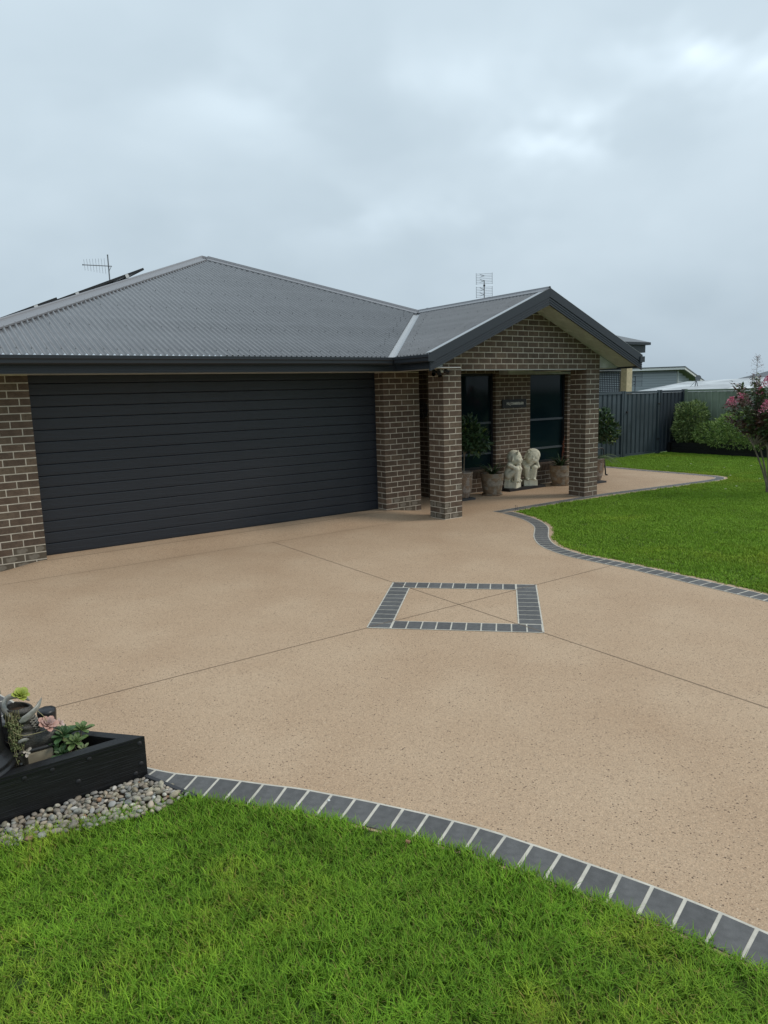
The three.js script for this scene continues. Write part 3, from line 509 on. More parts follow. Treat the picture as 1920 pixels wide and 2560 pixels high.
const rake = (x0, x1, o0, o1, z0, z1) => { const s = new THREE.Shape([[x0, yG(x0) + o0], [x1, yG(x1) + o0], [x1, yG(x1) + o1], [x0, yG(x0) + o1]].map(p => new THREE.Vector2(...p))); const g = new THREE.ExtrudeGeometry(s, { depth: z1 - z0, bevelEnabled: false }); g.translate(0, 0, z0); return g; };
for (const [a, b] of [[4.8, RX - 0.001], [RX + 0.001, 9.58]]) {
  const brd = part('barge_board', merged([rake(a, b, -0.238, 0.0, 1.386, 1.406)]), M.fascia, house);
  part('moulding', merged([rake(a, b, -0.236, -0.216, 1.406, 1.412), rake(a, b, -0.198, -0.178, 1.406, 1.412), rake(a, b, -0.160, -0.138, 1.406, 1.412), rake(a, b, -0.12, 0.012, 1.406, 1.418)]), M.fascia, brd);
  part('barge_flashing', merged([rake(a, b, 0.012, 0.016, 1.32, 1.42)]), std({ color: lin(0.36, 0.38, 0.4), roughness: 0.4 }), brd);
  part('raking_soffit', merged([rake(a < RX ? 4.88 : a, a < RX ? b : 9.49, -0.214, -0.202, 0.9755, 1.386)]), M.soffit, house);
  const bx = part('eave_box_end', (() => { const L = a < RX, p = L ? [[5.39, 2.263], [4.88, 2.263], [4.88, 2.28], [5.39, 2.47]] : [[8.99, 2.263], [9.49, 2.263], [9.49, 2.268], [8.99, 2.47]]; const s = new THREE.Shape(p.map(q => new THREE.Vector2(...q))); const g = new THREE.ExtrudeGeometry(s, { depth: 0.01, bevelEnabled: false }); g.translate(0, 0, 0.961); return boxUV(g); })(), M.soffit, house);
}
// spinning roof vent behind the valley
{
  const v = part('roof_vent', boxUV((() => { const g = lathe([[0.001, 0], [0.075, 0], [0.075, 0.06], [0.05, 0.065]], 16); return g; })()), M.black, house); v.position.set(7.35, yR(7.35) - 0.02, -1.76);
  const fins = []; for (let k = 0; k < 16; k++) { const a = k / 16 * Math.PI * 2, t = new Tri(); let pr = null; for (let i = 0; i <= 6; i++) { const b = -1 + 2 * i / 6, r = 0.098 * Math.sqrt(Math.max(0.02, 1 - b * b * 0.92)), y = 0.145 + b * 0.08, p = V(Math.cos(a) * r, y, Math.sin(a) * r), q = V(Math.cos(a + 0.5) * r * 0.86, y, Math.sin(a + 0.5) * r * 0.86); if (pr) t.quad(pr[0], pr[1], q, p); pr = [p, q]; } fins.push(t.geo()); }
  part('vent_fins', mergeGeometries(fins), M.black, v); part('vent_cap', boxUV(lathe([[0.001, 0.225], [0.03, 0.224], [0.05, 0.212], [0.052, 0.205]], 16)), M.black, v);
}

// ================================================================ LAWNS
const nearLawn = [...off(nearInner, sideN * 0.2).filter(p => p[1] > 5.9), [-6, 14], [-6, 5.62], [-1.9, 5.6], [-1.9, 5.7], [-1.25, 5.74], [-0.95, 5.83], [-0.72, 5.88], [-0.56, 5.95]];
const backLawn = [...off(farInner, sideF * 0.262).reverse().filter(p => p[1] > 1.2 || p[0] > 6.6), ...off(pathInner, sideP * 0.252).filter(p => p[0] > 6.75), [12.95, -3.1], [17.18, -3.1], [17.18, 14], [5, 14]];
structure('front_lawn', boxUV(slab(nearLawn, -0.12, -0.004)), M.thatch, 'soil and thatch under the front lawn', 'lawn');
structure('back_lawn', boxUV(slab(backLawn, -0.12, -0.004)), M.thatch, 'soil and thatch under the back lawn', 'lawn');
function tuft(seed, n, h0, h1, w, spread, lean) {
  const r = rngOf(seed), t = new Tri();
  for (let k = 0; k < n; k++) {
    const a = r() * 6.283, rad = spread * Math.sqrt(r()), x = Math.cos(a) * rad, z = Math.sin(a) * rad, b = r() * 6.283, h = h0 + (h1 - h0) * r(), l = h * lean * (0.3 + 0.9 * r()), ww = w * (0.6 + 0.6 * r());
    const fx = Math.cos(b), fz = Math.sin(b), sx = -fz * ww / 2, sz = fx * ww / 2;
    const P = (u, s) => V(x + fx * l * u * u + sx * s, h * (u - 0.18 * u * u * lean), z + fz * l * u * u + sz * s);
    const q = r(), dry = q > 0.91, y = r();
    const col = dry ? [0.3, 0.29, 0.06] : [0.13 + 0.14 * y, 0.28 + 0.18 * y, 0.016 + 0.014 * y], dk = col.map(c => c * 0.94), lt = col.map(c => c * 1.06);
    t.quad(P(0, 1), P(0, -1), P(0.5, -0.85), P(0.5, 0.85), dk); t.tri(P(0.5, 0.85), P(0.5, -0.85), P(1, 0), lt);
  }
  const g = t.geo(); g.deleteAttribute('uv'); return g;
}
M.grass = new THREE.MeshPhysicalMaterial({ vertexColors: true, roughness: 0.7, specularIntensity: 0.3, transmission: 0.2, thickness: 0, side: THREE.DoubleSide });
function grow(name, label, polys, density, variants, area, keep, scale, colour, seed) {
  const r = rngOf(seed), lists = variants.map(() => []), [x0, x1, z0, z1] = area, n = Math.floor((x1 - x0) * (z1 - z0) * density);
  for (let i = 0; i < n; i++) { const x = x0 + (x1 - x0) * r(), z = z0 + (z1 - z0) * r(), v = Math.floor(r() * variants.length), a = r() * 6.283, s = scale * (0.75 + 0.5 * r()), j = r(); if (!inside(polys, x, z) || !keep(x, z, j)) continue; lists[v].push([x, z, a, s, j]); }
  lists.forEach((l, v) => {
    const m = new THREE.InstancedMesh(variants[v], M.grass, l.length), q = new THREE.Matrix4(), c = new THREE.Color(); m.name = numbered(name); m.userData = { kind: 'stuff', label, category: 'grass' }; m.castShadow = m.receiveShadow = true;
    l.forEach(([x, z, a, s, j], i) => { const hv = 0.62 + 0.75 * fbm3(x * 2.6, 2.2, z * 2.6, 3); q.makeRotationY(a).scale(V(s, s * hv, s)).setPosition(x, -0.006, z); m.setMatrixAt(i, q); const k = colour(x, z, j); m.setColorAt(i, c.setRGB(...k)); });
    scene.add(m);
  });
}
const patch = (x, z, j) => { const n = fbm3(x * 1.9 + 3, 0.5, z * 1.9, 3), f = fbm3(x * 7, 3.5, z * 7, 2), d = smooth(0.54, 0.72, n * 0.75 + f * 0.25), k = 0.62 + 0.55 * f + 0.4 * (j - 0.5); return [k * mix(0.98, 1.42, d), k * mix(1.0, 1.1, d), k * mix(1.2, 1.6, d)]; };
const nv = [1, 2, 3, 4].map(s => tuft(s, 16, 0.016, 0.05, 0.0038, 0.024, 0.8)), fv = [11, 12, 13].map(s => tuft(s, 18, 0.018, 0.038, 0.0075, 0.05, 0.7));
const distEdge = (a, x, z) => { let d = 9; for (let i = 0; i < a.P.length; i += 3) d = Math.min(d, Math.hypot(a.P[i].x - x, a.P[i].z - z)); return d; };
const inView = (x, z) => { const p = V(x, 0, z).project(camera); return Math.abs(p.x) < 1.6 && p.y > -1.6 && p.y < 1.3 && p.z < 1; };
camera.aspect = 0.75; camera.updateMatrixWorld(); camera.updateProjectionMatrix();
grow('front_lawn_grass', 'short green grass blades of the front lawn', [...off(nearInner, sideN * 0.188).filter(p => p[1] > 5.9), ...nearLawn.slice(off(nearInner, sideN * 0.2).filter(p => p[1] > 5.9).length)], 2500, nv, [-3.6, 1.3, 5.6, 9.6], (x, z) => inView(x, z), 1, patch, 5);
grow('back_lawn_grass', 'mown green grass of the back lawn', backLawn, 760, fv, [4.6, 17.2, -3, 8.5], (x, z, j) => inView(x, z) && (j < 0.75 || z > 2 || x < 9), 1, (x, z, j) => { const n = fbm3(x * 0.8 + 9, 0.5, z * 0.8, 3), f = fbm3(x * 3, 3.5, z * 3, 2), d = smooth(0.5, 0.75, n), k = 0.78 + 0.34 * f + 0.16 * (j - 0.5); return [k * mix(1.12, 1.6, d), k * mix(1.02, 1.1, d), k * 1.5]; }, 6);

// ================================================================ FENCES, BED, SHRUBS, TREE
function corrFence(a, b, h, y0, pitchN, mat) {   // trapezoid steel sheet between two points
  const d = b.clone().sub(a), L = d.length(); d.normalize(); const s = V(-d.z, 0, d.x), t = new Tri(); let prev = null; const pts = [];
  const n = Math.max(1, Math.round(L / pitchN)), p = L / n; for (let i = 0; i < n; i++) { const u = i * p; pts.push([u, 0], [u + p * 0.62, 0], [u + p * 0.72, 0.036], [u + p * 0.9, 0.036]); } pts.push([L, 0]);
  for (const [u, o] of pts) { const q = a.clone().addScaledVector(d, u).addScaledVector(s, -o); if (prev) t.quad(V(prev.x, y0, prev.z), V(q.x, y0, q.z), V(q.x, y0 + h, q.z), V(prev.x, y0 + h, prev.z)); prev = q; }
  return t.geo();
}
function fencePanel(name, label, a, b, mat, cat = 'fence', group, extra) {
  const L = b.clone().sub(a), f = thing(name, label, cat, [a.x, 0, a.z], 0, group), q = L, z = V(0, 0, 0);
  part('infill_sheet', corrFence(z, q, 1.66, 0.06, 0.19, mat), mat, f);
  part('top_rail', boxUV(bar(V(0, 1.755, 0), V(q.x, 1.755, q.z), 0.045, 0.06)), mat, f); part('bottom_rail', boxUV(bar(V(0, 0.06, 0), V(q.x, 0.06, q.z), 0.045, 0.05)), mat, f);
  for (const p of [z, q]) { const g = box(p.x - 0.032, p.x + 0.032, 0, 1.8, p.z - 0.032, p.z + 0.032); part('post', boxUV(g), mat, f); }
  if (extra) extra(f); return f;
}
fencePanel('steel_fence', 'dark grey steel fence panel running from the house to the gate', V(12.72, 0, -3.0), V(15.08, 0, -3.0), M.fence);
fencePanel('steel_gate', 'dark grey steel gate with a latch between two posts', V(15.16, 0, -2.99), V(16.72, 0, -2.99), M.fence, 'gate', null, f => { part('latch', merged([box(0.05, 0.12, 1.2, 1.26, 0.03, 0.055), box(0.03, 0.06, 1.22, 1.24, 0.055, 0.09)]), M.black, f); part('hinge', merged([box(1.5, 1.62, 0.4, 0.44, 0.03, 0.045), box(1.5, 1.62, 1.4, 1.44, 0.03, 0.045)]), M.black, f); });
fencePanel('steel_fence', 'short steel fence panel between gate and green fence, tinted dark blue as in shade', V(16.84, 0, -3.0), V(17.98, 0, -3.02), std({ color: lin(0.024, 0.034, 0.046), roughness: 0.5 }));  // shade and wet put into a darker panel colour
fencePanel('steel_fence', 'green steel fence panel behind the rounded shrubs', V(18.1, 0, 2.4), V(18.1, 0, -3.0), M.fenceGreen, 'fence'); fencePanel('steel_fence', 'green steel fence panel beyond the flowering tree', V(18.1, 0, 8.0), V(18.1, 0, 2.5), M.fenceGreen, 'fence');
{
  const bed = thing('garden_bed', 'raised garden bed edged with black timber sleepers under the shrubs', 'garden bed', [17.15, 0, -2.9]);
  for (const y of [0, 0.155]) part('sleeper', boxUV(box(0, 0.07, y, y + 0.15, 0.1, 7.5)), M.blackTimber, bed);
  part('soil', boxUV(box(0.07, 0.92, 0, 0.26, 0.0, 7.5)), M.soil, bed); part('end_sleeper', boxUV(box(0, 0.9, 0, 0.3, -0.03, 0.06)), M.blackTimber, bed);
}
// leaves: folded diamonds, each with its own tone
function leafAt(t, p, dir, up, L, W, col) {
  const d = dir.clone().normalize(), s = d.clone().cross(up).normalize(), n = s.clone().cross(d).normalize();
  const tip = p.clone().addScaledVector(d, L).addScaledVector(n, -L * 0.12), m = p.clone().addScaledVector(d, L * 0.45).addScaledVector(n, L * 0.03), a = m.clone().addScaledVector(s, W / 2).addScaledVector(n, W * 0.18), b = m.clone().addScaledVector(s, -W / 2).addScaledVector(n, W * 0.18);
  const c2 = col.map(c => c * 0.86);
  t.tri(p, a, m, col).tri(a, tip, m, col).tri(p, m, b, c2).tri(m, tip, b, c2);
}
const rdir = r => { const z = r() * 2 - 1, a = r() * 6.283, q = Math.sqrt(1 - z * z); return V(q * Math.cos(a), z, q * Math.sin(a)); };
function shrubLeaves(seed, blobs, n, L, W, tone, stalk) {
  const r = rngOf(seed), t = new Tri(), A = blobs.map(b => b[3] * b[4] * b[5]), S = A.reduce((p, q) => p + q);
  for (let i = 0; i < n; i++) {
    let k = r() * S, j = 0; while (k > A[j]) { k -= A[j]; j++; }
    const [x, y, z, a, b, c] = blobs[j], d = rdir(r), bump = 0.66 + 0.6 * fbm3((x + d.x * a) * 5, (y + d.y * b) * 5, (z + d.z * c) * 5, 2), e = (0.72 + 0.28 * Math.pow(r(), 0.6)) * bump;
    const p = V(x + d.x * a * e, y + d.y * b * e, z + d.z * c * e); if (p.y < 0.02) continue;
    const dir = d.clone().addScaledVector(rdir(r), 0.75).add(V(0, 0.3, 0)), l = L * (0.6 + 0.7 * r());
    leafAt(t, p, dir, rdir(r), l, W * (0.7 + 0.5 * r()), tone(r, d, e));
  }
  return t.geo();
}
function shrub(name, label, pos, blobs, n, L, W, tone, seed, group) {
  const s = thing(name, label, 'shrub', pos, 0, group), tr = [], r = rngOf(seed + 1);
  for (const [x, y, z, a, b, c] of blobs) for (let k = 0; k < 3; k++) tr.push(rod(V(x * 0.4 + (r() - 0.5) * 0.1, 0, z * 0.7 + (r() - 0.5) * 0.1), V(x + (r() - 0.5) * a, y + b * 0.4, z + (r() - 0.5) * c), 0.016, 0.006, 5));
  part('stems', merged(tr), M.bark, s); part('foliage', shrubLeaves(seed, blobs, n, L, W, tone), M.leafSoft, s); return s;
}
const toneOf = (a, b) => (r) => { const k = r(), v = 0.75 + 0.5 * r(); return [mix(a[0], b[0], k) * v, mix(a[1], b[1], k) * v, mix(a[2], b[2], k) * v]; };
shrub('camellia_shrub', 'upright rounded shrub in front of the green fence corner', [17.42, 0.24, -2.42], [[0, 0.6, 0, 0.42, 0.5, 0.46], [0.05, 0.85, 0.1, 0.36, 0.36, 0.4], [-0.05, 0.35, -0.05, 0.34, 0.3, 0.4], [-0.05, 0.95, -0.15, 0.25, 0.25, 0.25]], 4200, 0.1, 0.042, toneOf([0.08, 0.15, 0.05], [0.34, 0.42, 0.14]), 31);
shrub('mounded_shrub', 'low spreading light green shrub over the bed edge', [17.45, 0.2, -1.1], [[-0.1, 0.38, -0.6, 0.42, 0.34, 0.55], [-0.05, 0.5, 0, 0.5, 0.42, 0.7], [0.05, 0.62, 0.15, 0.4, 0.42, 0.5], [-0.1, 0.36, 0.75, 0.45, 0.36, 0.55], [-0.15, 0.2, 0.2, 0.42, 0.22, 1.2]], 9000, 0.085, 0.024, toneOf([0.11, 0.22, 0.045], [0.38, 0.5, 0.12]), 32);
shrub('mounded_shrub', 'dark green shrub half hidden behind the flowering tree', [17.5, 0.2, 0.7], [[0, 0.45, 0, 0.45, 0.42, 0.7], [-0.05, 0.4, 0.9, 0.45, 0.4, 0.6]], 5200, 0.065, 0.022, toneOf([0.06, 0.12, 0.04], [0.12, 0.2, 0.06]), 33);
// flowering crepe myrtle
{
  const tree = thing('crepe_myrtle_tree', 'young multi stemmed tree with pink blossom standing in the lawn', 'tree', [11.2, 0, 2.92]);
  const r = rngOf(91), stems = [], lf = new Tri(), fl = new Tri(), seedH = new Tri();
  const stem = (pts, r0, r1) => { for (let i = 0; i < pts.length - 1; i++) { const a = i / (pts.length - 1), b = (i + 1) / (pts.length - 1); stems.push(rod(pts[i], pts[i + 1], mix(r0, r1, a), mix(r0, r1, b), 6)); } };
  const bez = (a, b, c, n) => { const o = []; for (let i = 0; i <= n; i++) { const t = i / n; o.push(a.clone().multiplyScalar((1 - t) * (1 - t)).addScaledVector(b, 2 * t * (1 - t)).addScaledVector(c, t * t)); } return o; };
  const greenT = toneOf([0.055, 0.1, 0.045], [0.15, 0.2, 0.08]), redT = toneOf([0.09, 0.04, 0.04], [0.15, 0.08, 0.05]);
  const panicle = (p, kind, h, w) => {
    for (let k = 0; k < (kind === 'pink' ? 190 : 130); k++) { const u = Math.pow(r(), 0.8), a = r() * 6.283, q = w * (1 - u * 0.75) * Math.sqrt(r()), c = p.clone().add(V(Math.cos(a) * q, u * h, Math.sin(a) * q)); if (kind === 'pink') { const v = 0.75 + 0.5 * r(), m = r(); leafAt(fl, c, rdir(r), rdir(r), 0.028, 0.024, [mix(0.68, 0.86, m) * v, mix(0.13, 0.36, m) * v, mix(0.26, 0.46, m) * v]); } else { leafAt(seedH, c, rdir(r), rdir(r), 0.014, 0.012, [0.16 + 0.12 * r(), 0.08 + 0.05 * r(), 0.07 + 0.05 * r()]); if (k % 5 === 0) stems.push(rod(p.clone().add(V(0, u * h * 0.8, 0)), c, 0.0022, 0.0014, 3)); } }
    stems.push(rod(p, p.clone().add(V(0, h * 0.9, 0)), 0.004, 0.0015, 4));
  };
  const right = V(0.44, 0, 0.898), fw = V(0.898, 0, -0.44), W = (s, y, d) => right.clone().multiplyScalar(s).addScaledVector(fw, d).setY(y);   // s: sideways from the path, d: deeper
  const forks = [];
  for (let k = 0; k < 5; k++) { const a = (k - 2) * 0.07, b = W((k - 2) * 0.11 - 0.06, 0.75 + 0.15 * r(), (r() - 0.5) * 0.25); const p = bez(V((r() - 0.5) * 0.06, -0.02, (r() - 0.5) * 0.06), W(a * 0.5, 0.35, 0), b, 4); stem(p, 0.024, 0.013); forks.push(b); }
  const br = [];
  for (let k = 0; k < 78; k++) { const f = forks[Math.floor(r() * 5)]; const side = (k / 77 - 0.36) * 1.75 + (r() - 0.5) * 0.25, hgt = 0.95 + 1.0 * r() + 0.15 * (1 - Math.abs(side)), dep = (r() - 0.5) * 1.1; br.push([f, W(side, hgt, dep), r()]); }
  br.push([forks[1], W(-0.29, 2.06, 0.0), 2], [forks[0], W(-0.66, 1.55, 0.0), 3], [forks[1], W(-0.5, 1.62, -0.1), 3], [forks[3], W(-0.1, 1.9, 0.0), 3], [forks[3], W(-0.1, 1.5, -0.55), 3], [forks[4], W(0.35, 1.75, -0.3), 3], [forks[0], W(-0.75, 1.3, 0.1), 4]);
  for (const [f, e, k] of br) {
    const midp = f.clone().lerp(e, 0.5).add(V((r() - 0.5) * 0.15, 0.12, (r() - 0.5) * 0.15)), p = bez(f, midp, e, 5); stem(p, 0.009, 0.003);
    const young = k === 4 || (k < 1 && k > 0.7), n = 30;
    for (let i = 0; i < n; i++) { const u = 0.25 + 0.75 * i / n, q = p[0].clone().multiplyScalar((1 - u) * (1 - u)).addScaledVector(midp, 2 * u * (1 - u)).addScaledVector(e, u * u); for (let m = 0; m < 3; m++) { const d = rdir(r).setY((r() - 0.25) * 0.9); leafAt(lf, q.clone().addScaledVector(rdir(r), 0.045), d, V(0, 1, 0).add(rdir(r).multiplyScalar(0.6)), 0.06 + 0.045 * r(), 0.036 + 0.016 * r(), (young || r() < 0.1) ? redT(r) : greenT(r)); } }
    if (k === 2) panicle(e, 'seed', 0.36, 0.17); else if (k === 3) panicle(e.clone().add(V(0, -0.06, 0)), 'pink', 0.2, 0.14); else if (k < 0.16) panicle(e, 'pink', 0.12, 0.07); else if (k < 0.42) panicle(e, 'seed', 0.2, 0.1);
  }
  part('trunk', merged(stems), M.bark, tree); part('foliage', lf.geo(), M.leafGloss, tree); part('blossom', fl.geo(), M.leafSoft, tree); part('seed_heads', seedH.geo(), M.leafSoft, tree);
}
// ================================================================ NEIGHBOURS beyond the fences
const ray = (ax, az, d, y) => V(CAM.x + ax * d, y, CAM.z + az * d);
M.cream = std({ color: lin(0.72, 0.6, 0.4), map: rep(paleTex, 0.5), roughness: 0.9 }); M.clad = std({ color: lin(0.35, 0.39, 0.43), roughness: 0.6 }); M.palRoof = std({ color: lin(0.66, 0.7, 0.72), map: rep(softTex, 4), roughness: 0.45 }); M.darkRoof = std({ color: lin(0.12, 0.13, 0.14), roughness: 0.5 });
{   // two storey neighbour: eave corner, brick pier, lattice screen
  const o = V(22.2, 0, -7.4), h = thing('neighbour_house', 'neighbouring house with dark eave, cream brick pier and lattice screen', 'house', [o.x, 0, o.z]);
  const c = ray(0.826, -0.563, 30, 3.58).sub(o), e = c.y;    // gutter corner
  part('gutter', merged([box(c.x - 7, c.x, e - 0.1, e, c.z - 0.1, c.z + 0.02), box(c.x - 0.12, c.x + 0.0, e - 0.1, e - 0.002, c.z - 6, c.z - 0.1)]), M.fascia, h); part('fascia', merged([box(c.x - 7, c.x - 0.14, e - 0.38, e - 0.1, c.z - 0.14, c.z - 0.12), box(c.x - 0.14, c.x - 0.12, e - 0.38, e - 0.102, c.z - 6, c.z - 0.14)]), M.fascia, h);
  part('soffit', boxUV(box(c.x - 7, c.x - 0.14, e - 0.37, e - 0.35, c.z - 6, c.z - 0.14)), M.soffit, h);
  const t = new Tri(), A = V(c.x - 7, e, c.z), B = V(c.x, e, c.z), C = V(c.x - 3.5, e + 1.2, c.z - 3.4), D = V(c.x - 7, e + 1.2, c.z - 3.4), E = V(c.x, e, c.z - 6.8); t.quad(A, B, C, D).tri(B, E, C); part('roof', t.geo(), M.darkRoof, h);
  const p = ray(0.8095, -0.587, 29.6, 0).sub(o); part('pier', boxUV(box(p.x - 0.17, p.x + 0.17, 0, e - 0.36, p.z - 0.17, p.z + 0.17)), M.cream, h);
  const l0 = ray(0.787, -0.617, 29.8, 0).sub(o), l1 = ray(0.8055, -0.5926, 29.5, 0).sub(o), lat = [], dd = l1.clone().sub(l0), n = 14; for (let k = 0; k <= n; k++) { const q = l0.clone().addScaledVector(dd, k / n); lat.push(bar(V(q.x, 1.6, q.z), V(q.x, 2.52, q.z), 0.028, 0.012, V(1, 0, 0))); } for (let k = 0; k < 13; k++) lat.push(bar(V(l0.x, 1.66 + k * 0.07, l0.z + 0.014), V(l1.x, 1.66 + k * 0.07, l1.z + 0.014), 0.012, 0.026));
  part('lattice_screen', merged(lat), std({ color: lin(0.06, 0.07, 0.09), roughness: 0.6 }), h); part('beam', boxUV(bar(V(l0.x, 2.64, l0.z), V(l1.x + 0.2, 2.64, l1.z - 0.1), 0.1, 0.2)), M.fascia, h);
  part('wall', boxUV(box(p.x - 6, p.x - 0.3, 0, e - 0.38, c.z - 5, c.z - 2.5)), std({ color: lin(0.02, 0.022, 0.03), roughness: 0.9 }), h); part('deck', boxUV(box(p.x - 6, p.x + 0.4, 0, 1.55, c.z - 5, p.z + 0.1)), M.cream, h);
}
{   // clad house with skillion roof
  const K = ray(0.8447, -0.5353, 46, 0), h = thing('clad_house', 'grey weatherboard house with white edged flat roof beyond the fence', 'house', [K.x, 0, K.z]);
  const dl = V(-0.75, 0, -0.66), dr = V(0.93, 0, -0.36), P = (a, b, y) => V(dl.x * a + dr.x * b, y, dl.z * a + dr.z * b), bd = [];
  part('wall', (() => { const t = new Tri(); t.quad(P(9, 0, 0), P(0, 0, 0), P(0, 0, 2.75), P(9, 0, 2.78)).quad(P(0, 0, 0), P(0, 6, 0), P(0, 6, 1.9), P(0, 0, 2.75)); return t.geo(); })(), std({ color: lin(0.24, 0.27, 0.3), roughness: 0.7 }), h);
  for (let k = 0; k < 9; k++) { const y = 1.4 + k * 0.145; part('weatherboard', merged([bar(P(9, -0.02, y), P(0.02, -0.02, y), 0.03, 0.128, V(0, 1, 0.0)), bar(P(-0.02, 0.02, y), P(-0.02, Math.min(6, (2.75 - y) / 0.14), y), 0.03, 0.128)]), M.clad, h); }
  part('corner_trim', boxUV(bar(P(-0.03, -0.03, 1.2), P(-0.03, -0.03, 2.74), 0.09, 0.09, V(1, 0, 0))), std({ color: lin(0.45, 0.48, 0.48), roughness: 0.6 }), h);
  part('white_fascia', merged([bar(P(9, -0.5, 2.86), P(-0.5, -0.5, 2.9), 0.05, 0.17), bar(P(-0.5, -0.5, 2.9), P(-0.5, 6.6, 2.02), 0.05, 0.17)]), M.white, h);
  part('roof', (() => { const t = new Tri(); t.quad(P(9, -0.55, 2.96), P(-0.55, -0.55, 3.0), P(-0.55, 6.7, 2.1), P(9, 6.7, 2.1)); t.quad(P(9, -0.55, 2.9), P(-0.55, -0.55, 2.94), P(-0.55, -0.55, 3.0), P(9, -0.55, 2.96)).quad(P(-0.55, -0.55, 2.93), P(-0.55, 6.7, 2.03), P(-0.55, 6.7, 2.1), P(-0.55, -0.55, 3.0)); return t.geo(); })(), M.darkRoof, h);
}
{   // pale metal roofs just above the fence line
  const o = ray(0.862, -0.507, 38, 0), h = thing('pale_roof_house', 'low neighbouring house with pale grey metal roof showing over the fence', 'house', [o.x, 0, o.z]);
  const t = new Tri(), q = (ax, az, d, y) => ray(ax, az, d, y).sub(o);
  const e0 = q(0.812, -0.5836, 34, 1.55), e1 = q(0.905, -0.4254, 34, 1.55), r0 = q(0.851, -0.5251, 42, 2.1), r1 = q(0.905, -0.4254, 42, 2.22), b0 = q(0.815, -0.5795, 44, 1.6);
  t.quad(e0, e1, r1, r0).tri(e0, r0, b0); part('roof', t.geo(), M.palRoof, h);
  const w = new Tri(); w.quad(e0.clone().setY(0), e1.clone().setY(0), e1, e0).quad(b0.clone().setY(0), e0.clone().setY(0), e0, b0); part('wall', w.geo(), M.clad, h);
  const f = new Tri(); const k0 = q(0.8695, -0.494, 33.2, 1.62), k1 = q(0.905, -0.4254, 32.5, 1.6), k2 = q(0.905, -0.4254, 36, 1.83), k3 = q(0.8775, -0.4796, 35.2, 1.77); f.quad(k0, k1, k2, k3); part('lower_roof', f.geo(), std({ color: lin(0.62, 0.64, 0.65), roughness: 0.5 }), h);
  part('lower_wall', (() => { const g = new Tri(); g.quad(k0.clone().setY(0), k1.clone().setY(0), k1, k0).quad(k3.clone().setY(1.2), k0.clone().setY(1.2), k0, k3); return g.geo(); })(), M.fascia, h);
}
{ const o = ray(0.912, -0.41, 52, 0), h = thing('tiled_roof_house', 'distant house with dark roof partly hidden by the flowering tree', 'house', [o.x, 0, o.z]); const t = new Tri(); t.quad(V(-1.6, 2.1, 1), V(8, 2.1, 1), V(8, 2.9, -2), V(0, 2.72, -2)).tri(V(-1.6, 2.1, 1), V(0, 2.72, -2), V(-1.6, 2.1, -4)); part('roof', t.geo(), M.darkRoof, h); part('wall', boxUV(box(-1.2, 7.6, 0, 2.08, -4, 0.6)), M.clad, h); }
// television aerials
function phased(name, label, pos, turn, w, h, mastDown, mt = M.steel, bays = 2) {
  const a = thing(name, label, 'aerial', pos, turn), m = 0.006 * (w / 0.33);
  part('mast', boxUV(rod(V(0, -mastDown, 0), V(0, h * 0.72, 0), m * 2.0, m * 1.6, 8)), mt, a);
  for (let b = 0; b < bays; b++) { const y0 = b * h * 0.54, hh = h * 0.46, g = []; for (const s of [-1, 1]) g.push(rod(V(s * w / 2, y0, 0.03), V(s * w / 2, y0 + hh, 0.03), m * 0.7)); for (let k = 0; k < 7; k++) g.push(rod(V(-w / 2, y0 + hh * (k + 0.5) / 7, 0.03), V(w / 2, y0 + hh * (k + 0.5) / 7, 0.03), m * 0.45, m * 0.45, 4)); part('reflector_grid', merged(g), mt, a); const e = []; for (const y of [0.28, 0.72]) for (const s of [-1, 1]) e.push(rod(V(-0.02 * w, y0 + hh * y, 0.1), V(-0.28 * w, y0 + hh * y + s * hh * 0.14, 0.1), m * 0.7, m * 0.7, 4), rod(V(-0.02 * w, y0 + hh * y, 0.03), V(-0.02 * w, y0 + hh * y, 0.1), m)); part('dipoles', merged(e), mt, a); }
  part('feed_box', boxUV(box(-0.02, 0.02, h * 0.46, h * 0.52, 0.02, 0.07)), M.black, a); return a;
}
phased('television_aerial', 'grid shaped television aerial rising behind the porch gable', [9.2, 3.83, -2.16], -0.75, 0.33, 0.5, 1.42);
phased('television_aerial', 'grid shaped television aerial beyond the cream brick pier', [ray(0.8165, -0.5773, 36, 0).x, 1.92, ray(0.8165, -0.5773, 36, 0).z], -0.9, 0.6, 0.66, 0.5, M.fascia);
{
  const a = thing('television_aerial', 'arrow shaped television aerial with upright rods above the solar panels', 'aerial', [2.8, yL(2.8) - 0.02, -6.5]);
  part('mast', boxUV(rod(V(0, 0, 0), V(0, 0.79, 0), 0.013, 0.013, 8)), M.steel, a); part('boom', boxUV(rod(V(-0.5, 0.56, 0.02), V(0.06, 0.575, 0.02), 0.009, 0.009, 6)), M.steel, a);
  for (let k = 0; k < 8; k++) part('rod', boxUV(rod(V(-0.47 + k * 0.057, 0.455 - k * 0.006, 0.02), V(-0.48 + k * 0.057, 0.67 + k * 0.007, 0.02), 0.0026, 0.0026, 4)), M.steel, a);
  part('brace', boxUV(rod(V(0.05, 0.57, 0.02), V(0.0, 0.47, 0), 0.005, 0.005, 5)), M.steel, a); part('end_cap', merged([box(-0.512, -0.498, 0.548, 0.572, 0.008, 0.032), box(-0.012, 0.012, 0.785, 0.8, -0.012, 0.012)]), M.black, a);
}
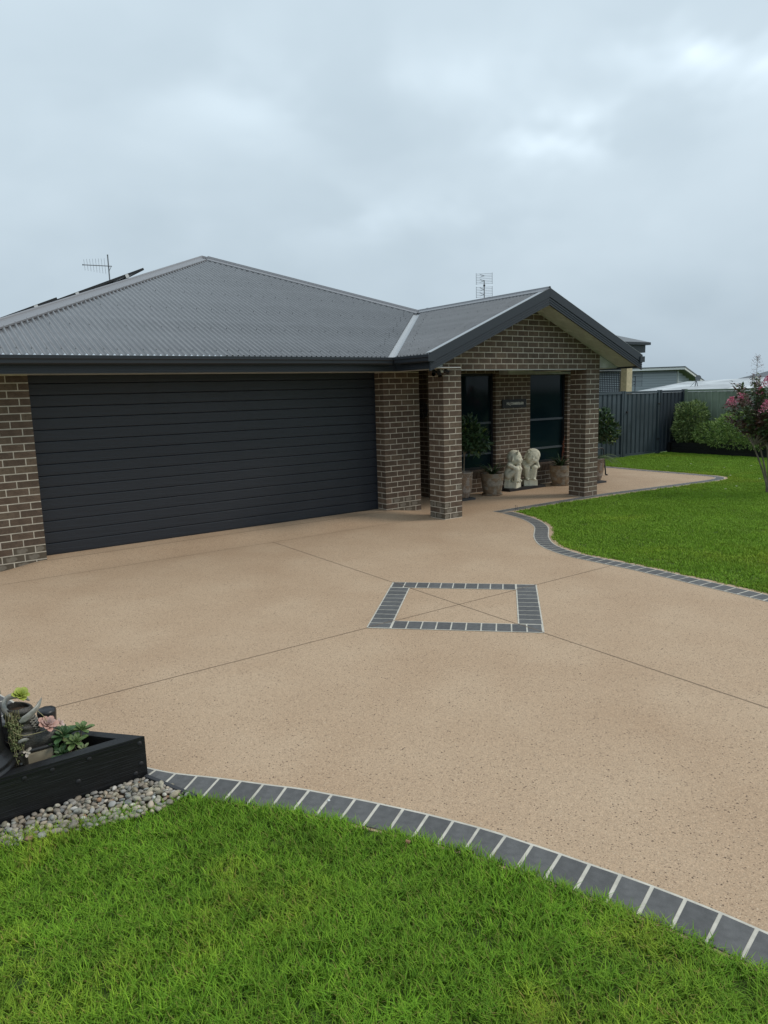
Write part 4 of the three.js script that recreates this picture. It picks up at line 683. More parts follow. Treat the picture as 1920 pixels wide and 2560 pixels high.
// solar panels on the far slope, seen edge on
M.cell = std({ color: lin(0.006, 0.008, 0.016), roughness: 0.15 }); M.panelFrame = std({ color: lin(0.016, 0.017, 0.018), roughness: 0.45 });
{
  const S = 1.72, mk = (x1, z0, n, lift, where) => { for (let k = 0; k < n; k++) {
    const p = thing('solar_panel', `black framed solar panel, ${['first', 'second', 'third'][k]} from the roof hip in the ${where} row`, 'solar panel', [x1, yL(x1) + lift, z0 - k * 1.02], 0, 'solar panels on the roof'); p.rotation.z = Math.PI / 8;
    part('frame', merged([box(-S, 0, -0.04, 0, -0.02, 0), box(-S, 0, -0.04, 0, -1.0, -0.98), box(-0.02, 0, -0.04, 0, -0.98, -0.02), box(-S, -S + 0.02, -0.04, 0, -0.98, -0.02)]), M.panelFrame, p); part('cells', boxUV(box(-S + 0.02, -0.02, -0.03, -0.004, -0.98, -0.02)), M.cell, p); part('rail', merged([box(-S * 0.78, -S * 0.78 + 0.04, -0.085, -0.04, -1.01, 0.0), box(-S * 0.22, -S * 0.22 + 0.04, -0.085, -0.04, -1.01, 0.0)]), M.steel, p); part('foot', merged([box(-S * 0.78 + 0.005, -S * 0.78 + 0.035, -lift * 0.96, -0.085, -0.2, -0.16), box(-S * 0.22 + 0.005, -S * 0.22 + 0.035, -lift * 0.96, -0.085, -0.2, -0.16)]), M.panelFrame, p); if (!k) part('clamp', merged([box(-S * 0.78, -S * 0.78 + 0.06, -0.07, -0.005, 0.001, 0.012), box(-S * 0.22, -S * 0.22 + 0.06, -0.07, -0.005, 0.001, 0.012)]), M.white, p);
  } };
  mk(2.9, -4.6, 3, 0.2, 'upper'); mk(1.1, -3.4, 3, 0.18, 'lower');
}

// ================================================================ PORCH: pots, statues, sign, light, ornament
function bands(prof, ys, w, out) { const o = []; for (let i = 0; i < prof.length - 1; i++) { const [r0, y0] = prof[i], [r1, y1] = prof[i + 1]; const n = Math.max(2, Math.ceil(Math.abs(y1 - y0) / 0.006)); for (let k = 0; k < n; k++) { const t = k / n, y = mix(y0, y1, t); let r = mix(r0, r1, t); for (const b of ys) r += out * Math.exp(-Math.pow((y - b) / w, 2)); o.push([r, y]); } } o.push(prof[prof.length - 1]); return o; }
function wobble(g, a, s) { const p = g.attributes.position; for (let i = 0; i < p.count; i++) { const x = p.getX(i), y = p.getY(i), z = p.getZ(i), k = 1 + a * (fbm3(x * s + 5, y * s, z * s, 2) - 0.5); p.setX(i, x * k); p.setZ(i, z * k); } g.computeVertexNormals(); return g; }
function smoothUV(g, su = 1.3, sv = 0.7) { g = g.index ? g.toNonIndexed() : g; const u = g.attributes.uv; for (let i = 0; i < u.count; i++) u.setXY(i, u.getX(i) * su, u.getY(i) * sv); return g; }
const strap = (t, base, dir, L, W, bend, col, seg = 5) => {   // strappy leaf bending outwards
  const d = V(dir.x, 0, dir.z).normalize(), s = V(-d.z, 0, d.x); let prev = null; const up = dir.y;
  for (let i = 0; i <= seg; i++) { const u = i / seg, o = L * (u * 0.25 + bend * u * u), y = L * (u * up - 0.55 * bend * u * u), w = W * (i === seg ? 0.05 : Math.sin(0.35 + 2.5 * u) * 0.55 + 0.25), c = base.clone().addScaledVector(d, o).add(V(0, y, 0)), a = c.clone().addScaledVector(s, w / 2).add(V(0, w * 0.2, 0)), b = c.clone().addScaledVector(s, -w / 2).add(V(0, w * 0.2, 0)); if (prev) { t.quad(prev[0], a, c, prev[2], col); t.quad(prev[2], c, b, prev[1], col.map(v => v * 0.88)); } prev = [a, b, c]; }
};
function tubPlant(label, pos, seed, stalk) {
  const p = thing('potted_plant', label, 'potted plant', pos), R = 0.205;
  const pot = part('pot', smoothUV(wobble(lathe(bands([[0.001, 0.02], [0.15, 0.02], [0.165, 0.05], [0.195, 0.2], [0.208, 0.33], [0.212, 0.4], [0.206, 0.408], [0.19, 0.405], [0.182, 0.36], [0.001, 0.36]], [0.11, 0.2, 0.29], 0.008, 0.006), 48), 0.012, 9)), M.clay, p);
  part('saucer', boxUV(lathe([[0.001, 0.0], [0.17, 0.0], [0.185, 0.01], [0.19, 0.03], [0.182, 0.032], [0.172, 0.02], [0.001, 0.018]], 40)), M.clay, pot);
  part('soil', boxUV(lathe([[0.185, 0.365], [0.001, 0.385]], 24)), M.soil, pot);
  const r = rngOf(seed), t = new Tri();
  for (let k = 0; k < 46; k++) { const a = r() * 6.283, v = 0.7 + 0.6 * r(); strap(t, V(Math.cos(a) * 0.07 * r(), 0.375, Math.sin(a) * 0.07 * r()), V(Math.cos(a), 0.55 + 0.55 * r(), Math.sin(a)), 0.19 + 0.14 * r(), 0.028 + 0.014 * r(), 0.35 + 0.45 * r(), [0.045 * v, 0.085 * v, 0.03 * v]); }
  part('leaves', t.geo(), M.leafGloss, p);
  if (stalk) { const pts = [V(0.05, 0.38, -0.02), V(0.09, 0.62, -0.02), V(0.11, 0.85, -0.01), V(0.12, 0.98, 0)]; part('flower_stalk', boxUV(tube(pts, 0.006, 16, 5)), std({ color: lin(0.24, 0.09, 0.05) }), p); const b = new Tri(); for (let k = 0; k < 60; k++) { const u = 0.35 + 0.55 * r(), c = V(0.07 + 0.06 * u, 0.4 + 0.55 * u, -0.015); leafAt(b, c, rdir(r), rdir(r), 0.035, 0.014, [0.24 + 0.1 * r(), 0.08, 0.04]); } part('bracts', b.geo(), M.leafSoft, p); }
  return p;
}
tubPlant('round terracotta tub of strappy leaves between urn and statues', [7.73, 0.0, -0.42], 301, false);
tubPlant('round terracotta tub with a dead flower stalk beside the window', [9.62, 0.0, -0.43], 302, true);
function standardTree(label, pos, seed, fern) {
  const p = thing('potted_tree', label, 'potted tree', pos, 0);
  part('base_tile', boxUV(box(-0.15, 0.15, 0, 0.035, -0.15, 0.15)), std({ color: lin(0.04, 0.042, 0.046), roughness: 0.8 }), p);
  const pot = part('urn', smoothUV(wobble(lathe(bands([[0.001, 0.036], [0.085, 0.036], [0.1, 0.07], [0.135, 0.16], [0.152, 0.28], [0.157, 0.37], [0.155, 0.46], [0.168, 0.475], [0.17, 0.5], [0.155, 0.503], [0.145, 0.46], [0.001, 0.455]], [0.15, 0.26, 0.38], 0.009, 0.006), 44), 0.012, 9)), M.clayPink, p);
  part('soil', boxUV(lathe([[0.148, 0.462], [0.001, 0.475]], 24)), M.soil, pot);
  const sc = []; for (let k = 0; k < 16; k++) { const a = k / 16 * 6.283, g = new THREE.TorusGeometry(0.026, 0.006, 5, 10, Math.PI); g.rotateZ(Math.PI); g.translate(0, 0.44, 0.157); g.rotateY(a); sc.push(g); } part('scallops', merged(sc), M.clayPink, pot);
  part('trunk', merged([rod(V(0, 0.45, 0), V(0.02, 0.8, 0.0), 0.014, 0.011), rod(V(0.02, 0.8, 0), V(0.06, 1.1, 0.02), 0.011, 0.006), rod(V(0.02, 0.8, 0), V(-0.06, 1.05, -0.03), 0.01, 0.005), rod(V(0.02, 0.8, 0), V(0.12, 1.0, 0.1), 0.008, 0.004)]), M.bark, p);
  part('foliage', shrubLeaves(seed, [[0.06, 1.12, 0.02, 0.26, 0.25, 0.26], [0.24, 1.04, 0.1, 0.2, 0.2, 0.2], [-0.12, 1.2, -0.08, 0.18, 0.22, 0.18], [0.1, 1.3, 0.05, 0.16, 0.17, 0.16], [0.12, 0.93, 0.16, 0.17, 0.13, 0.17]], 900, 0.115, 0.055, r => { const q = r(), v = 0.7 + 0.6 * r(); return q > 0.95 ? [0.2 * v, 0.28 * v, 0.06 * v] : [0.045 * v, 0.09 * v, 0.035 * v]; }), M.leafGloss, p);
  if (fern) { const r = rngOf(seed + 5), t = new Tri(); for (let k = 0; k < 15; k++) { const a = -0.4 + (r() - 0.5) * 2.6, d = V(Math.cos(a), 0, -Math.sin(a)), L = 0.3 + 0.26 * r(), rise = 0.5 + 0.5 * r(); for (let i = 1; i < 20; i++) { const u = i / 20, c = V(0, 0.46, 0).addScaledVector(d, L * u).add(V(0, L * (rise * u - 1.05 * u * u), 0)), s = V(-d.z, 0, d.x), l = 0.085 * Math.sin(0.5 + 2.4 * u), v = 0.7 + 0.6 * r(); for (const q of [-1, 1]) leafAt(t, c, s.clone().multiplyScalar(q).addScaledVector(d, 0.5).add(V(0, -0.25, 0)), V(0, 1, 0), l, 0.016, [0.1 * v, 0.17 * v, 0.04 * v]); } } part('fern_fronds', t.geo(), M.leafSoft, p); }
}
standardTree('round headed tree in a pale urn behind the corner pillar', [6.97, 0, -0.36], 311, false);
standardTree('round headed tree and fern in a pale urn by the lawn side pillar', [10.4, 0, -0.16], 312, true);
// black iron garden seat along the end wall, mostly behind the pillar
{
  const b = thing('garden_bench', 'garden bench with curved black iron legs behind the pillar', 'bench', [11.12, 0, -1.35]);
  for (const z of [-0.6, 0.6]) { part('leg', boxUV(tube([V(0.3, 0.4, z), V(0.33, 0.24, z), V(0.36, 0.1, z), V(0.37, 0.03, z), V(0.43, 0.01, z)], 0.017, 20, 6)), M.black, b); part('leg', boxUV(tube([V(-0.1, 0.4, z), V(-0.13, 0.24, z), V(-0.15, 0.1, z), V(-0.16, 0.03, z), V(-0.2, 0.01, z)], 0.017, 20, 6)), M.black, b); part('arm_frame', boxUV(tube([V(-0.1, 0.4, z), V(-0.16, 0.78, z), V(0.0, 0.62, z), V(0.26, 0.6, z), V(0.3, 0.4, z)], 0.014, 24, 6)), M.black, b); }
  for (let k = 0; k < 5; k++) part('seat_slat', boxUV(box(-0.12 + k * 0.088, -0.05 + k * 0.088, 0.4, 0.425, -0.64, 0.64)), M.bark, b);
  for (let k = 0; k < 3; k++) part('back_slat', boxUV(bar(V(-0.125 - k * 0.012, 0.52 + k * 0.1, -0.64), V(-0.125 - k * 0.012, 0.52 + k * 0.1, 0.64), 0.02, 0.07)), M.bark, b);
}
// pair of carved stone children dozing on their hands
function statueGeo(flip) {
  const F = flip, S = [];    // F: +1 rests the head towards +x
  const body = [], hx = 0.035 * F;
  const add = (f, k = 0.03) => body.push([f, k]);
  add(ell([0, 0.24, -0.045], [0.105, 0.1, 0.085])); add(cone3([0, 0.27, -0.04], [0, 0.43, -0.015], 0.088, 0.078), 0.04); add(cone3([-0.075, 0.455, -0.01], [0.075, 0.455, -0.01], 0.045, 0.045), 0.04); add(cone3([0, 0.46, 0], [hx * 0.6, 0.52, 0.01], 0.042, 0.038), 0.02);
  for (const s of [-1, 1]) { add(cone3([s * 0.06, 0.23, -0.03], [s * 0.066, 0.355, 0.115], 0.066, 0.05), 0.03); add(cone3([s * 0.066, 0.36, 0.115], [s * 0.058, 0.15, 0.1], 0.046, 0.036), 0.012); add(cone3([s * 0.056, 0.13, 0.085], [s * 0.056, 0.128, 0.15], 0.028, 0.022), 0.015); }
  add(rbox([0, 0.22, 0.1], [0.05, 0.1, 0.026], 0.012), 0.012);
  for (let k = 0; k < 6; k++) add(cone3([-0.02, 0.175 + k * 0.027, 0.137], [0.02, 0.175 + k * 0.027, 0.137], 0.006, 0.006), 0.003);
  add(cone3([-F * 0.115, 0.45, -0.005], [-F * 0.088, 0.375, 0.115], 0.04, 0.034), 0.02); add(cone3([-F * 0.088, 0.372, 0.118], [F * 0.06, 0.47, 0.125], 0.033, 0.024), 0.012);
  add(cone3([F * 0.115, 0.45, -0.005], [F * 0.125, 0.37, 0.095], 0.04, 0.034), 0.02); add(cone3([F * 0.125, 0.372, 0.1], [F * 0.105, 0.48, 0.105], 0.032, 0.024), 0.012);
  add(rbox([0, 0.0, 0], [0.001, 0.001, 0.001], 0.0005), 0.001);
  // head, tilted to one side
  const tl = 0.42 * F, c = Math.cos(tl), s = Math.sin(tl), hc = [hx, 0.56, 0.045], HS = 1.2;
  const loc = (x, y, z) => { const a = x - hc[0], b = y - hc[1]; return [(a * c - b * s) / HS, (a * s + b * c) / HS, (z - hc[2]) / HS]; };   // into head space
  const H = [], ha = (f, k) => H.push([f, k]);
  ha(ell([0, 0.012, -0.005], [0.095, 0.112, 0.1]), 0.01); ha(ell([0, -0.04, 0.035], [0.07, 0.07, 0.068]), 0.03); ha(cone3([0, 0.012, 0.098], [0, -0.028, 0.112], 0.008, 0.013), 0.01);
  ha(cone3([-0.02, -0.06, 0.096], [0.02, -0.06, 0.096], 0.0075, 0.0075), 0.006); ha(cone3([-0.016, -0.071, 0.092], [0.016, -0.071, 0.092], 0.008, 0.008), 0.004); ha(ell([0, -0.098, 0.078], [0.022, 0.016, 0.02]), 0.02);
  for (const q of [-1, 1]) { ha(ell([q * 0.038, 0.004, 0.083], [0.021, 0.0115, 0.014]), 0.005); ha(cone3([q * 0.016, 0.028, 0.094], [q * 0.06, 0.03, 0.078], 0.005, 0.004), 0.006); ha(ell([q * 0.045, -0.045, 0.075], [0.025, 0.025, 0.022]), 0.02); ha(cone3([q * 0.096, 0.005, 0.0], [q * 0.092, -0.07, 0.005], 0.016, 0.011), 0.006); }
  const hair = ell([0, 0.028, -0.016], [0.106, 0.112, 0.105]), bun = ell([0, 0.118, -0.035], [0.042, 0.036, 0.042]);
  const flower = []; for (let k = 0; k < 5; k++) { const a = k / 5 * 6.283; flower.push(ell([-F * (0.085 + 0.02 * Math.cos(a)), 0.075 + 0.024 * Math.sin(a), 0.062 + 0.006 * Math.cos(a)], [0.015, 0.015, 0.011])); }
  // hands: flat palm against the cheek with fingers laid up the face
  const hands = []; for (let k = 0; k < 4; k++) { const o = (k - 1.5) * 0.016; hands.push(cone3([F * 0.108, 0.478, 0.105 + o * 0.55], [F * (0.132 + 0.012), 0.565 + 0.012 * Math.sin(k * 1.3 + 0.5), 0.07 + o], 0.0115, 0.008)); hands.push(cone3([F * 0.062, 0.47, 0.125 + o * 0.35], [F * 0.122, 0.548 + 0.01 * Math.sin(k * 1.3 + 0.9), 0.1 + o * 0.9], 0.0115, 0.0085)); } hands.push(cone3([F * 0.09, 0.475, 0.128], [F * 0.072, 0.53, 0.13], 0.012, 0.009)); hands.push(ell([F * 0.112, 0.492, 0.1], [0.022, 0.03, 0.03])); 
  const fn = (x, y, z) => {
    let d = 9; for (const [f, k] of body) d = smin(d, f(x, y, z), k);
    const [a, b, e] = loc(x, y, z); let h = 9; for (const [f, k] of H) h = smin(h, f(a, b, e), k);
    let hr = hair(a, b, e); const cut = e - 0.062 + Math.max(0, 0.055 - b) * 0.9; hr = Math.max(hr, Math.min(cut, 0.02 + cut)); h = smin(h, hr, 0.004); for (const f of flower) h = smin(h, f(a, b, e), 0.003);
    for (const q of [-1, 1]) { const gx = a - q * 0.038, gy = b - (-0.004) - 12 * gx * gx; h = Math.max(h, -(Math.hypot(gy, Math.max(0, Math.abs(gx) - 0.017), (e - 0.098) * 0.4) - 0.0035)); }
    d = smin(d, h * HS, 0.008); let hd = 9; for (const f of hands) hd = smin(hd, f(x, y, z), 0.006); d = smin(d, hd, 0.006);
    return d;
  };
  return fn;
}
function statue(label, pos, turn, flip) {
  const s = thing('garden_statue', label, 'statue', pos, turn, 'pair of stone child statues');
  part('figure', sdfMesh(statueGeo(flip), V(0, 0.42, 0.03), 0.37, 112).scale(1.14, 1, 1.12), M.stone, s);
  const pl = new THREE.BoxGeometry(0.27, 0.11, 0.25, 6, 3, 6); const p = pl.attributes.position; for (let i = 0; i < p.count; i++) { const x = p.getX(i), y = p.getY(i), z = p.getZ(i), k = 1 - 0.03 * (y > 0.05 ? 1 : 0); p.setXYZ(i, x * k + (fbm3(x * 30, y * 30, z * 30, 2) - 0.5) * 0.006, y, z * k); } pl.computeVertexNormals(); pl.translate(0, 0.056, 0.02); part('plinth', boxUV(pl), M.stone, s);
  part('seat_block', boxUV(sdfMesh((x, y, z) => rbox([0, 0.16, -0.06], [0.085, 0.06, 0.06], 0.015)(x, y, z), V(0, 0.16, -0.06), 0.12, 28)), M.stone, s);
}
single('statue_board', (() => { const g = new THREE.BoxGeometry(1.0, 0.05, 0.34); return boxUV(g); })(), M.black, 'low black timber board under the pair of stone statues', 'board', [8.72, 0.026, -0.62]);
statue('pale stone child statue resting its cheek, face turned away, beside the terracotta tub', [8.44, 0.0515, -0.62], 0.45, 1);
statue('pale stone child statue with flower in hair, face turned to the driveway', [8.95, 0.0515, -0.63], -0.62, 1);
// name board
{
  const s = thing('name_sign', 'black name board with pale lettering on the porch wall', 'sign', [8.715, 1.655, ZB + 0.016]);
  part('board', boxUV(box(-0.325, 0.325, -0.08, 0.08, -0.015, 0.012)), M.black, s);
  const font = await new FontLoader().loadAsync('fonts/droid/droid_sans_bold.typeface.json'); const g = new TextGeometry('P & J CHAMBERLAIN', { font, size: 0.05, depth: 0.003, curveSegments: 3 }); g.computeBoundingBox(); const w = g.boundingBox.max.x; g.scale(0.46 / w, 1, 1); g.translate(-0.215, -0.022, 0.0125); part('lettering', boxUV(g), std({ color: lin(0.75, 0.73, 0.66), roughness: 0.6 }), s);
}
// round pierced wall ornament in the entry
{
  const o = thing('wall_ornament', 'round pierced metal ornament on the dark entry wall', 'ornament', [WX0 - 0.012, 1.6, -1.08], -Math.PI / 2), mm = std({ color: lin(0.075, 0.075, 0.08), roughness: 0.5, metalness: 0.4 });
  part('rim', boxUV(new THREE.TorusGeometry(0.142, 0.008, 6, 40)), mm, o); part('inner_ring', boxUV(new THREE.TorusGeometry(0.06, 0.006, 6, 28)), mm, o); const sp = []; for (let k = 0; k < 16; k++) { const a = k / 16 * 6.283; sp.push(rod(V(Math.cos(a) * 0.06, Math.sin(a) * 0.06, 0), V(Math.cos(a) * 0.14, Math.sin(a) * 0.14, 0), 0.004, 0.004, 5)); const g = new THREE.TorusGeometry(0.018, 0.004, 5, 12); g.translate(Math.cos(a + 0.2) * 0.105, Math.sin(a + 0.2) * 0.105, 0); sp.push(g); } part('spokes', merged(sp), mm, o); part('hub', boxUV(new THREE.SphereGeometry(0.022, 12, 8)), mm, o);
}
// security lamp on the gable corner
{
  const l = thing('security_light', 'twin head security light with sensor under the porch corner eave', 'light', [5.3, 2.215, 1.02]);
  part('base', boxUV(lathe([[0.001, -0.02], [0.05, -0.02], [0.045, 0.0], [0.02, 0.035], [0.001, 0.035]], 16)), M.white, l);
  for (const [x, y, z, a, b] of [[0.085, -0.005, 0.04, 0.9, -0.5], [-0.045, -0.03, 0.03, 0.1, -1.0], [-0.12, -0.02, 0.0, -0.8, -0.6]]) { const g = new THREE.CylinderGeometry(0.028, 0.034, 0.085, 14); g.rotateX(Math.PI / 2); const h = part('lamp_head', boxUV(g), M.black, l); h.position.set(x, y, z); h.rotation.set(-b, a, 0, 'YXZ'); const f = new THREE.CylinderGeometry(0.0285, 0.0285, 0.004, 14); f.rotateX(Math.PI / 2); f.translate(0, 0, 0.0445 * -1 + 0.0); f.scale(1, 1, -1); part('lens', boxUV(f), std({ color: lin(0.6, 0.57, 0.45), roughness: 0.4 }), h); }
  part('arm', merged([rod(V(0, 0.0, 0), V(0.08, -0.005, 0.03), 0.008), rod(V(0, 0, 0), V(-0.045, -0.02, 0.02), 0.008), rod(V(0, 0.01, 0), V(-0.12, -0.01, 0.0), 0.008), box(-0.03, 0.03, 0.03, 0.038, -0.06, 0.03)]), M.black, l);
}
// ================================================================ FRONT PLANTER, PEBBLES
{
  const pl = thing('planter_box', 'black timber planter box with mitred corner and bolts beside the pebbles', 'planter', [-0.56, 0, 5.62]);
  const H = 0.232, quadBox = (pts, y0, y1) => slab(pts, y0, y1);
  part('front_board', boxUV(quadBox([[0, 0], [-2.0, 0], [-2.0, -0.062], [-0.12, -0.062]], 0, H)), M.blackTimber, pl);
  part('side_board', boxUV(quadBox([[-0.001, -0.002], [-0.121, -0.0635], [-0.79, -0.86], [-0.715, -0.82]], 0, H - 0.001)), M.blackTimber, pl);
  part('back_board', boxUV(quadBox([[-0.72, -0.822], [-0.79, -0.86], [-2.0, -0.86], [-2.0, -0.822]], 0, H - 0.002)), M.blackTimber, pl);
  part('soil', boxUV(quadBox([[-0.13, -0.064], [-1.98, -0.064], [-1.98, -0.82], [-0.77, -0.82]], 0, 0.15)), M.soil, pl);
  part('top_edge', boxUV(box(-1.99, -0.06, H - 0.02, H - 0.012, 0.0, 0.006)), M.blackTimber, pl);
  const bolt = new THREE.SphereGeometry(0.013, 10, 6, 0, 6.283, 0, 1.57); bolt.rotateX(Math.PI / 2); bolt.scale(1, 1, 0.5); const bg = boxUV(bolt);
  for (const [x, y] of [[-0.028, 0.2], [-0.029, 0.09], [-0.059, 0.045], [-0.272, 0.2], [-0.439, 0.2], [-0.56, 0.2], [-0.33, 0.1], [-0.75, 0.12]]) part('bolt', bg, M.black, pl).position.set(x, y, 0);
  const cr = []; const r = rngOf(610); for (let k = 0; k < 26; k++) cr.push(V(-0.2 - r() * 0.6, 0.15, -0.12 - r() * 0.2));
  cr.forEach((c, i) => { if (c.x > -0.95) { const g = new THREE.IcosahedronGeometry(0.008 + 0.008 * r(), 0); g.translate(c.x, 0.152, c.z); part(i % 5 ? 'mulch_chip' : 'white_chip', boxUV(g), i % 5 ? M.bark : M.white, pl); } });
}
single('lawn_edging', boxUV(bar(V(0, 0.014, 0), V(0.135, 0.012, 0.34), 0.02, 0.03)), std({ color: lin(0.035, 0.036, 0.04), roughness: 0.6 }), 'black edging strip between the pebbles and slate border', 'edging', [-0.575, 0, 5.635]);
{   // river pebbles
  const poly = [[-0.6, 5.63], [-0.5, 5.8], [-0.46, 5.93], [-0.62, 5.97], [-0.95, 5.9], [-1.3, 5.8], [-2.2, 5.74], [-2.2, 5.625]];
  const bed = structure('pebble_bed', boxUV(slab(poly, -0.08, 0.004)), M.soil, 'bed of rounded river pebbles in front of the planter', 'pebble bed');
  const r = rngOf(620), geos = []; for (let k = 0; k < 10; k++) { const g = new THREE.IcosahedronGeometry(1, 1), p = g.attributes.position, sx = 0.9 + 0.5 * r(), sy = 0.42 + 0.3 * r(), sz = 0.62 + 0.4 * r(); for (let i = 0; i < p.count; i++) { const x = p.getX(i), y = p.getY(i), z = p.getZ(i), q = 1 + 0.62 * (fbm3(x * 1.1 + k * 7, y * 1.1, z * 1.1, 2) - 0.5); p.setXYZ(i, x * sx * q, y * sy * q, z * sz * q); } const w = mergeVertices(boxUV(g).deleteAttribute('uv').deleteAttribute('normal'), 1e-4); w.computeVertexNormals(); geos.push(boxUV(w)); }
  const mats = [[0.4, 0.37, 0.3], [0.3, 0.3, 0.27], [0.46, 0.42, 0.34], [0.34, 0.29, 0.22], [0.5, 0.47, 0.41], [0.2, 0.21, 0.22], [0.38, 0.36, 0.31], [0.3, 0.28, 0.24], [0.42, 0.39, 0.32], [0.58, 0.56, 0.5], [0.33, 0.34, 0.33], [0.27, 0.25, 0.2], [0.45, 0.4, 0.31], [0.36, 0.35, 0.3], [0.24, 0.22, 0.19], [0.36, 0.22, 0.14]].map((c, i) => std({ color: lin(c[0] * 1.25, c[1] * 1.22, c[2] * 1.12), map: rep(softTex, 1.7, 1.7, i * 0.3, i * 0.1), roughness: 0.75 }));
  let n = 0; const pts = [], extra = [];
  for (let tries = 0; tries < 24000 && n < 640; tries++) {
    const x = -1.36 + 0.92 * r(), z = 5.63 + 0.34 * r(), s = 0.0095 + 0.014 * r() * r() + 0.004 * r(), lay = tries > 5000 ? 1 : 0; if (!inside(poly, x, z)) continue; let ok = true; for (const p of pts) if (p[3] === lay && Math.hypot(p[0] - x, p[1] - z) < (p[2] + s) * (lay ? 1.0 : 0.86)) { ok = false; break; } if (!ok) continue; pts.push([x, z, s, lay]); n++;
    if (n > 300) { const h = geos[Math.floor(r() * 10)].clone(); h.rotateZ((r() - 0.5) * 0.6); const tone = 0.45 + 0.8 * r() * r(), wm = r(), cn = new Float32Array(h.attributes.position.count * 3); for (let i = 0; i < cn.length; i += 3) { cn[i] = tone * mix(0.46, 0.5, wm); cn[i + 1] = tone * mix(0.45, 0.4, wm); cn[i + 2] = tone * mix(0.42, 0.29, wm); } h.setAttribute('color', new THREE.BufferAttribute(cn, 3)); h.rotateY(r() * 6.283); h.scale(s * 1.08, s * 1.08, s * 1.08); h.translate(x, 0.004 + s * 0.4 + lay * 0.01, z); extra.push(h); continue; }
    const m = part('pebble', geos[Math.floor(r() * 10)], mats[Math.floor(r() * 16)], bed); m.scale.setScalar(s * 1.08); m.position.set(x, 0.004 + s * 0.42 + lay * 0.013, z); m.rotation.set((r() - 0.5) * 0.7, r() * 6.283, (r() - 0.5) * 0.7);
  }
  if (extra.length) part('small_pebbles', mergeGeometries(extra), std({ vertexColors: true, roughness: 0.75 }), bed).userData.kind = 'stuff';
}
// boot shaped planter on a brick, with succulents
const rosette = (t, c, n, R, W, cup, colA, colB, r, tilt = V(0, 1, 0)) => {
  const q = new THREE.Quaternion().setFromUnitVectors(V(0, 1, 0), tilt.clone().normalize());
  for (let i = 0; i < n; i++) { const u = (i + 0.5) / n, a = i * 2.39996, el = mix(1.35, cup, Math.pow(u, 0.7)), L = R * (0.35 + 0.65 * u), d = V(Math.cos(a) * Math.cos(el), Math.sin(el), Math.sin(a) * Math.cos(el)).applyQuaternion(q), s = V(-Math.sin(a), 0, Math.cos(a)).applyQuaternion(q), nn = s.clone().cross(d), k = r(), col = [0, 1, 2].map(j => mix(colA[j], colB[j], clamp(u * 0.8 + k * 0.3, 0, 1)));
    const ring = [[0, 0.3], [0.35, 0.75], [0.7, 1], [0.88, 0.72], [1, 0]], P = (v, w, h) => c.clone().addScaledVector(d, L * v).addScaledVector(s, W * L * w * 0.5).addScaledVector(nn, h * L); let prev = null;
    for (const [v, w] of ring) { const up = -0.05 - 0.09 * Math.sin(v * 3), e = [P(v, w, 0.06 * w), P(v, 0, up), P(v, -w, 0.06 * w), P(v, 0, up + 0.1 * w + 0.02)]; if (prev) { t.quad(prev[0], e[0], e[1], prev[1], col); t.quad(prev[1], e[1], e[2], prev[2], col); t.quad(prev[2], e[2], e[3], prev[3], col.map(x => x * 0.9)); t.quad(prev[3], e[3], e[0], prev[0], col.map(x => x * 0.9)); } prev = e; } }
};
M.succulent = new THREE.MeshPhysicalMaterial({ vertexColors: true, roughness: 0.5, transmission: 0.1, thickness: 0, side: THREE.DoubleSide });
single('support_brick', boxUV(new THREE.BoxGeometry(0.115, 0.09, 0.2)), std({ color: lin(0.42, 0.36, 0.25), map: rep(softTex, 0.3), roughness: 0.95 }), 'buff concrete brick under the boot planter', 'brick', [-1.03, 0.19, 5.37], 0.1);
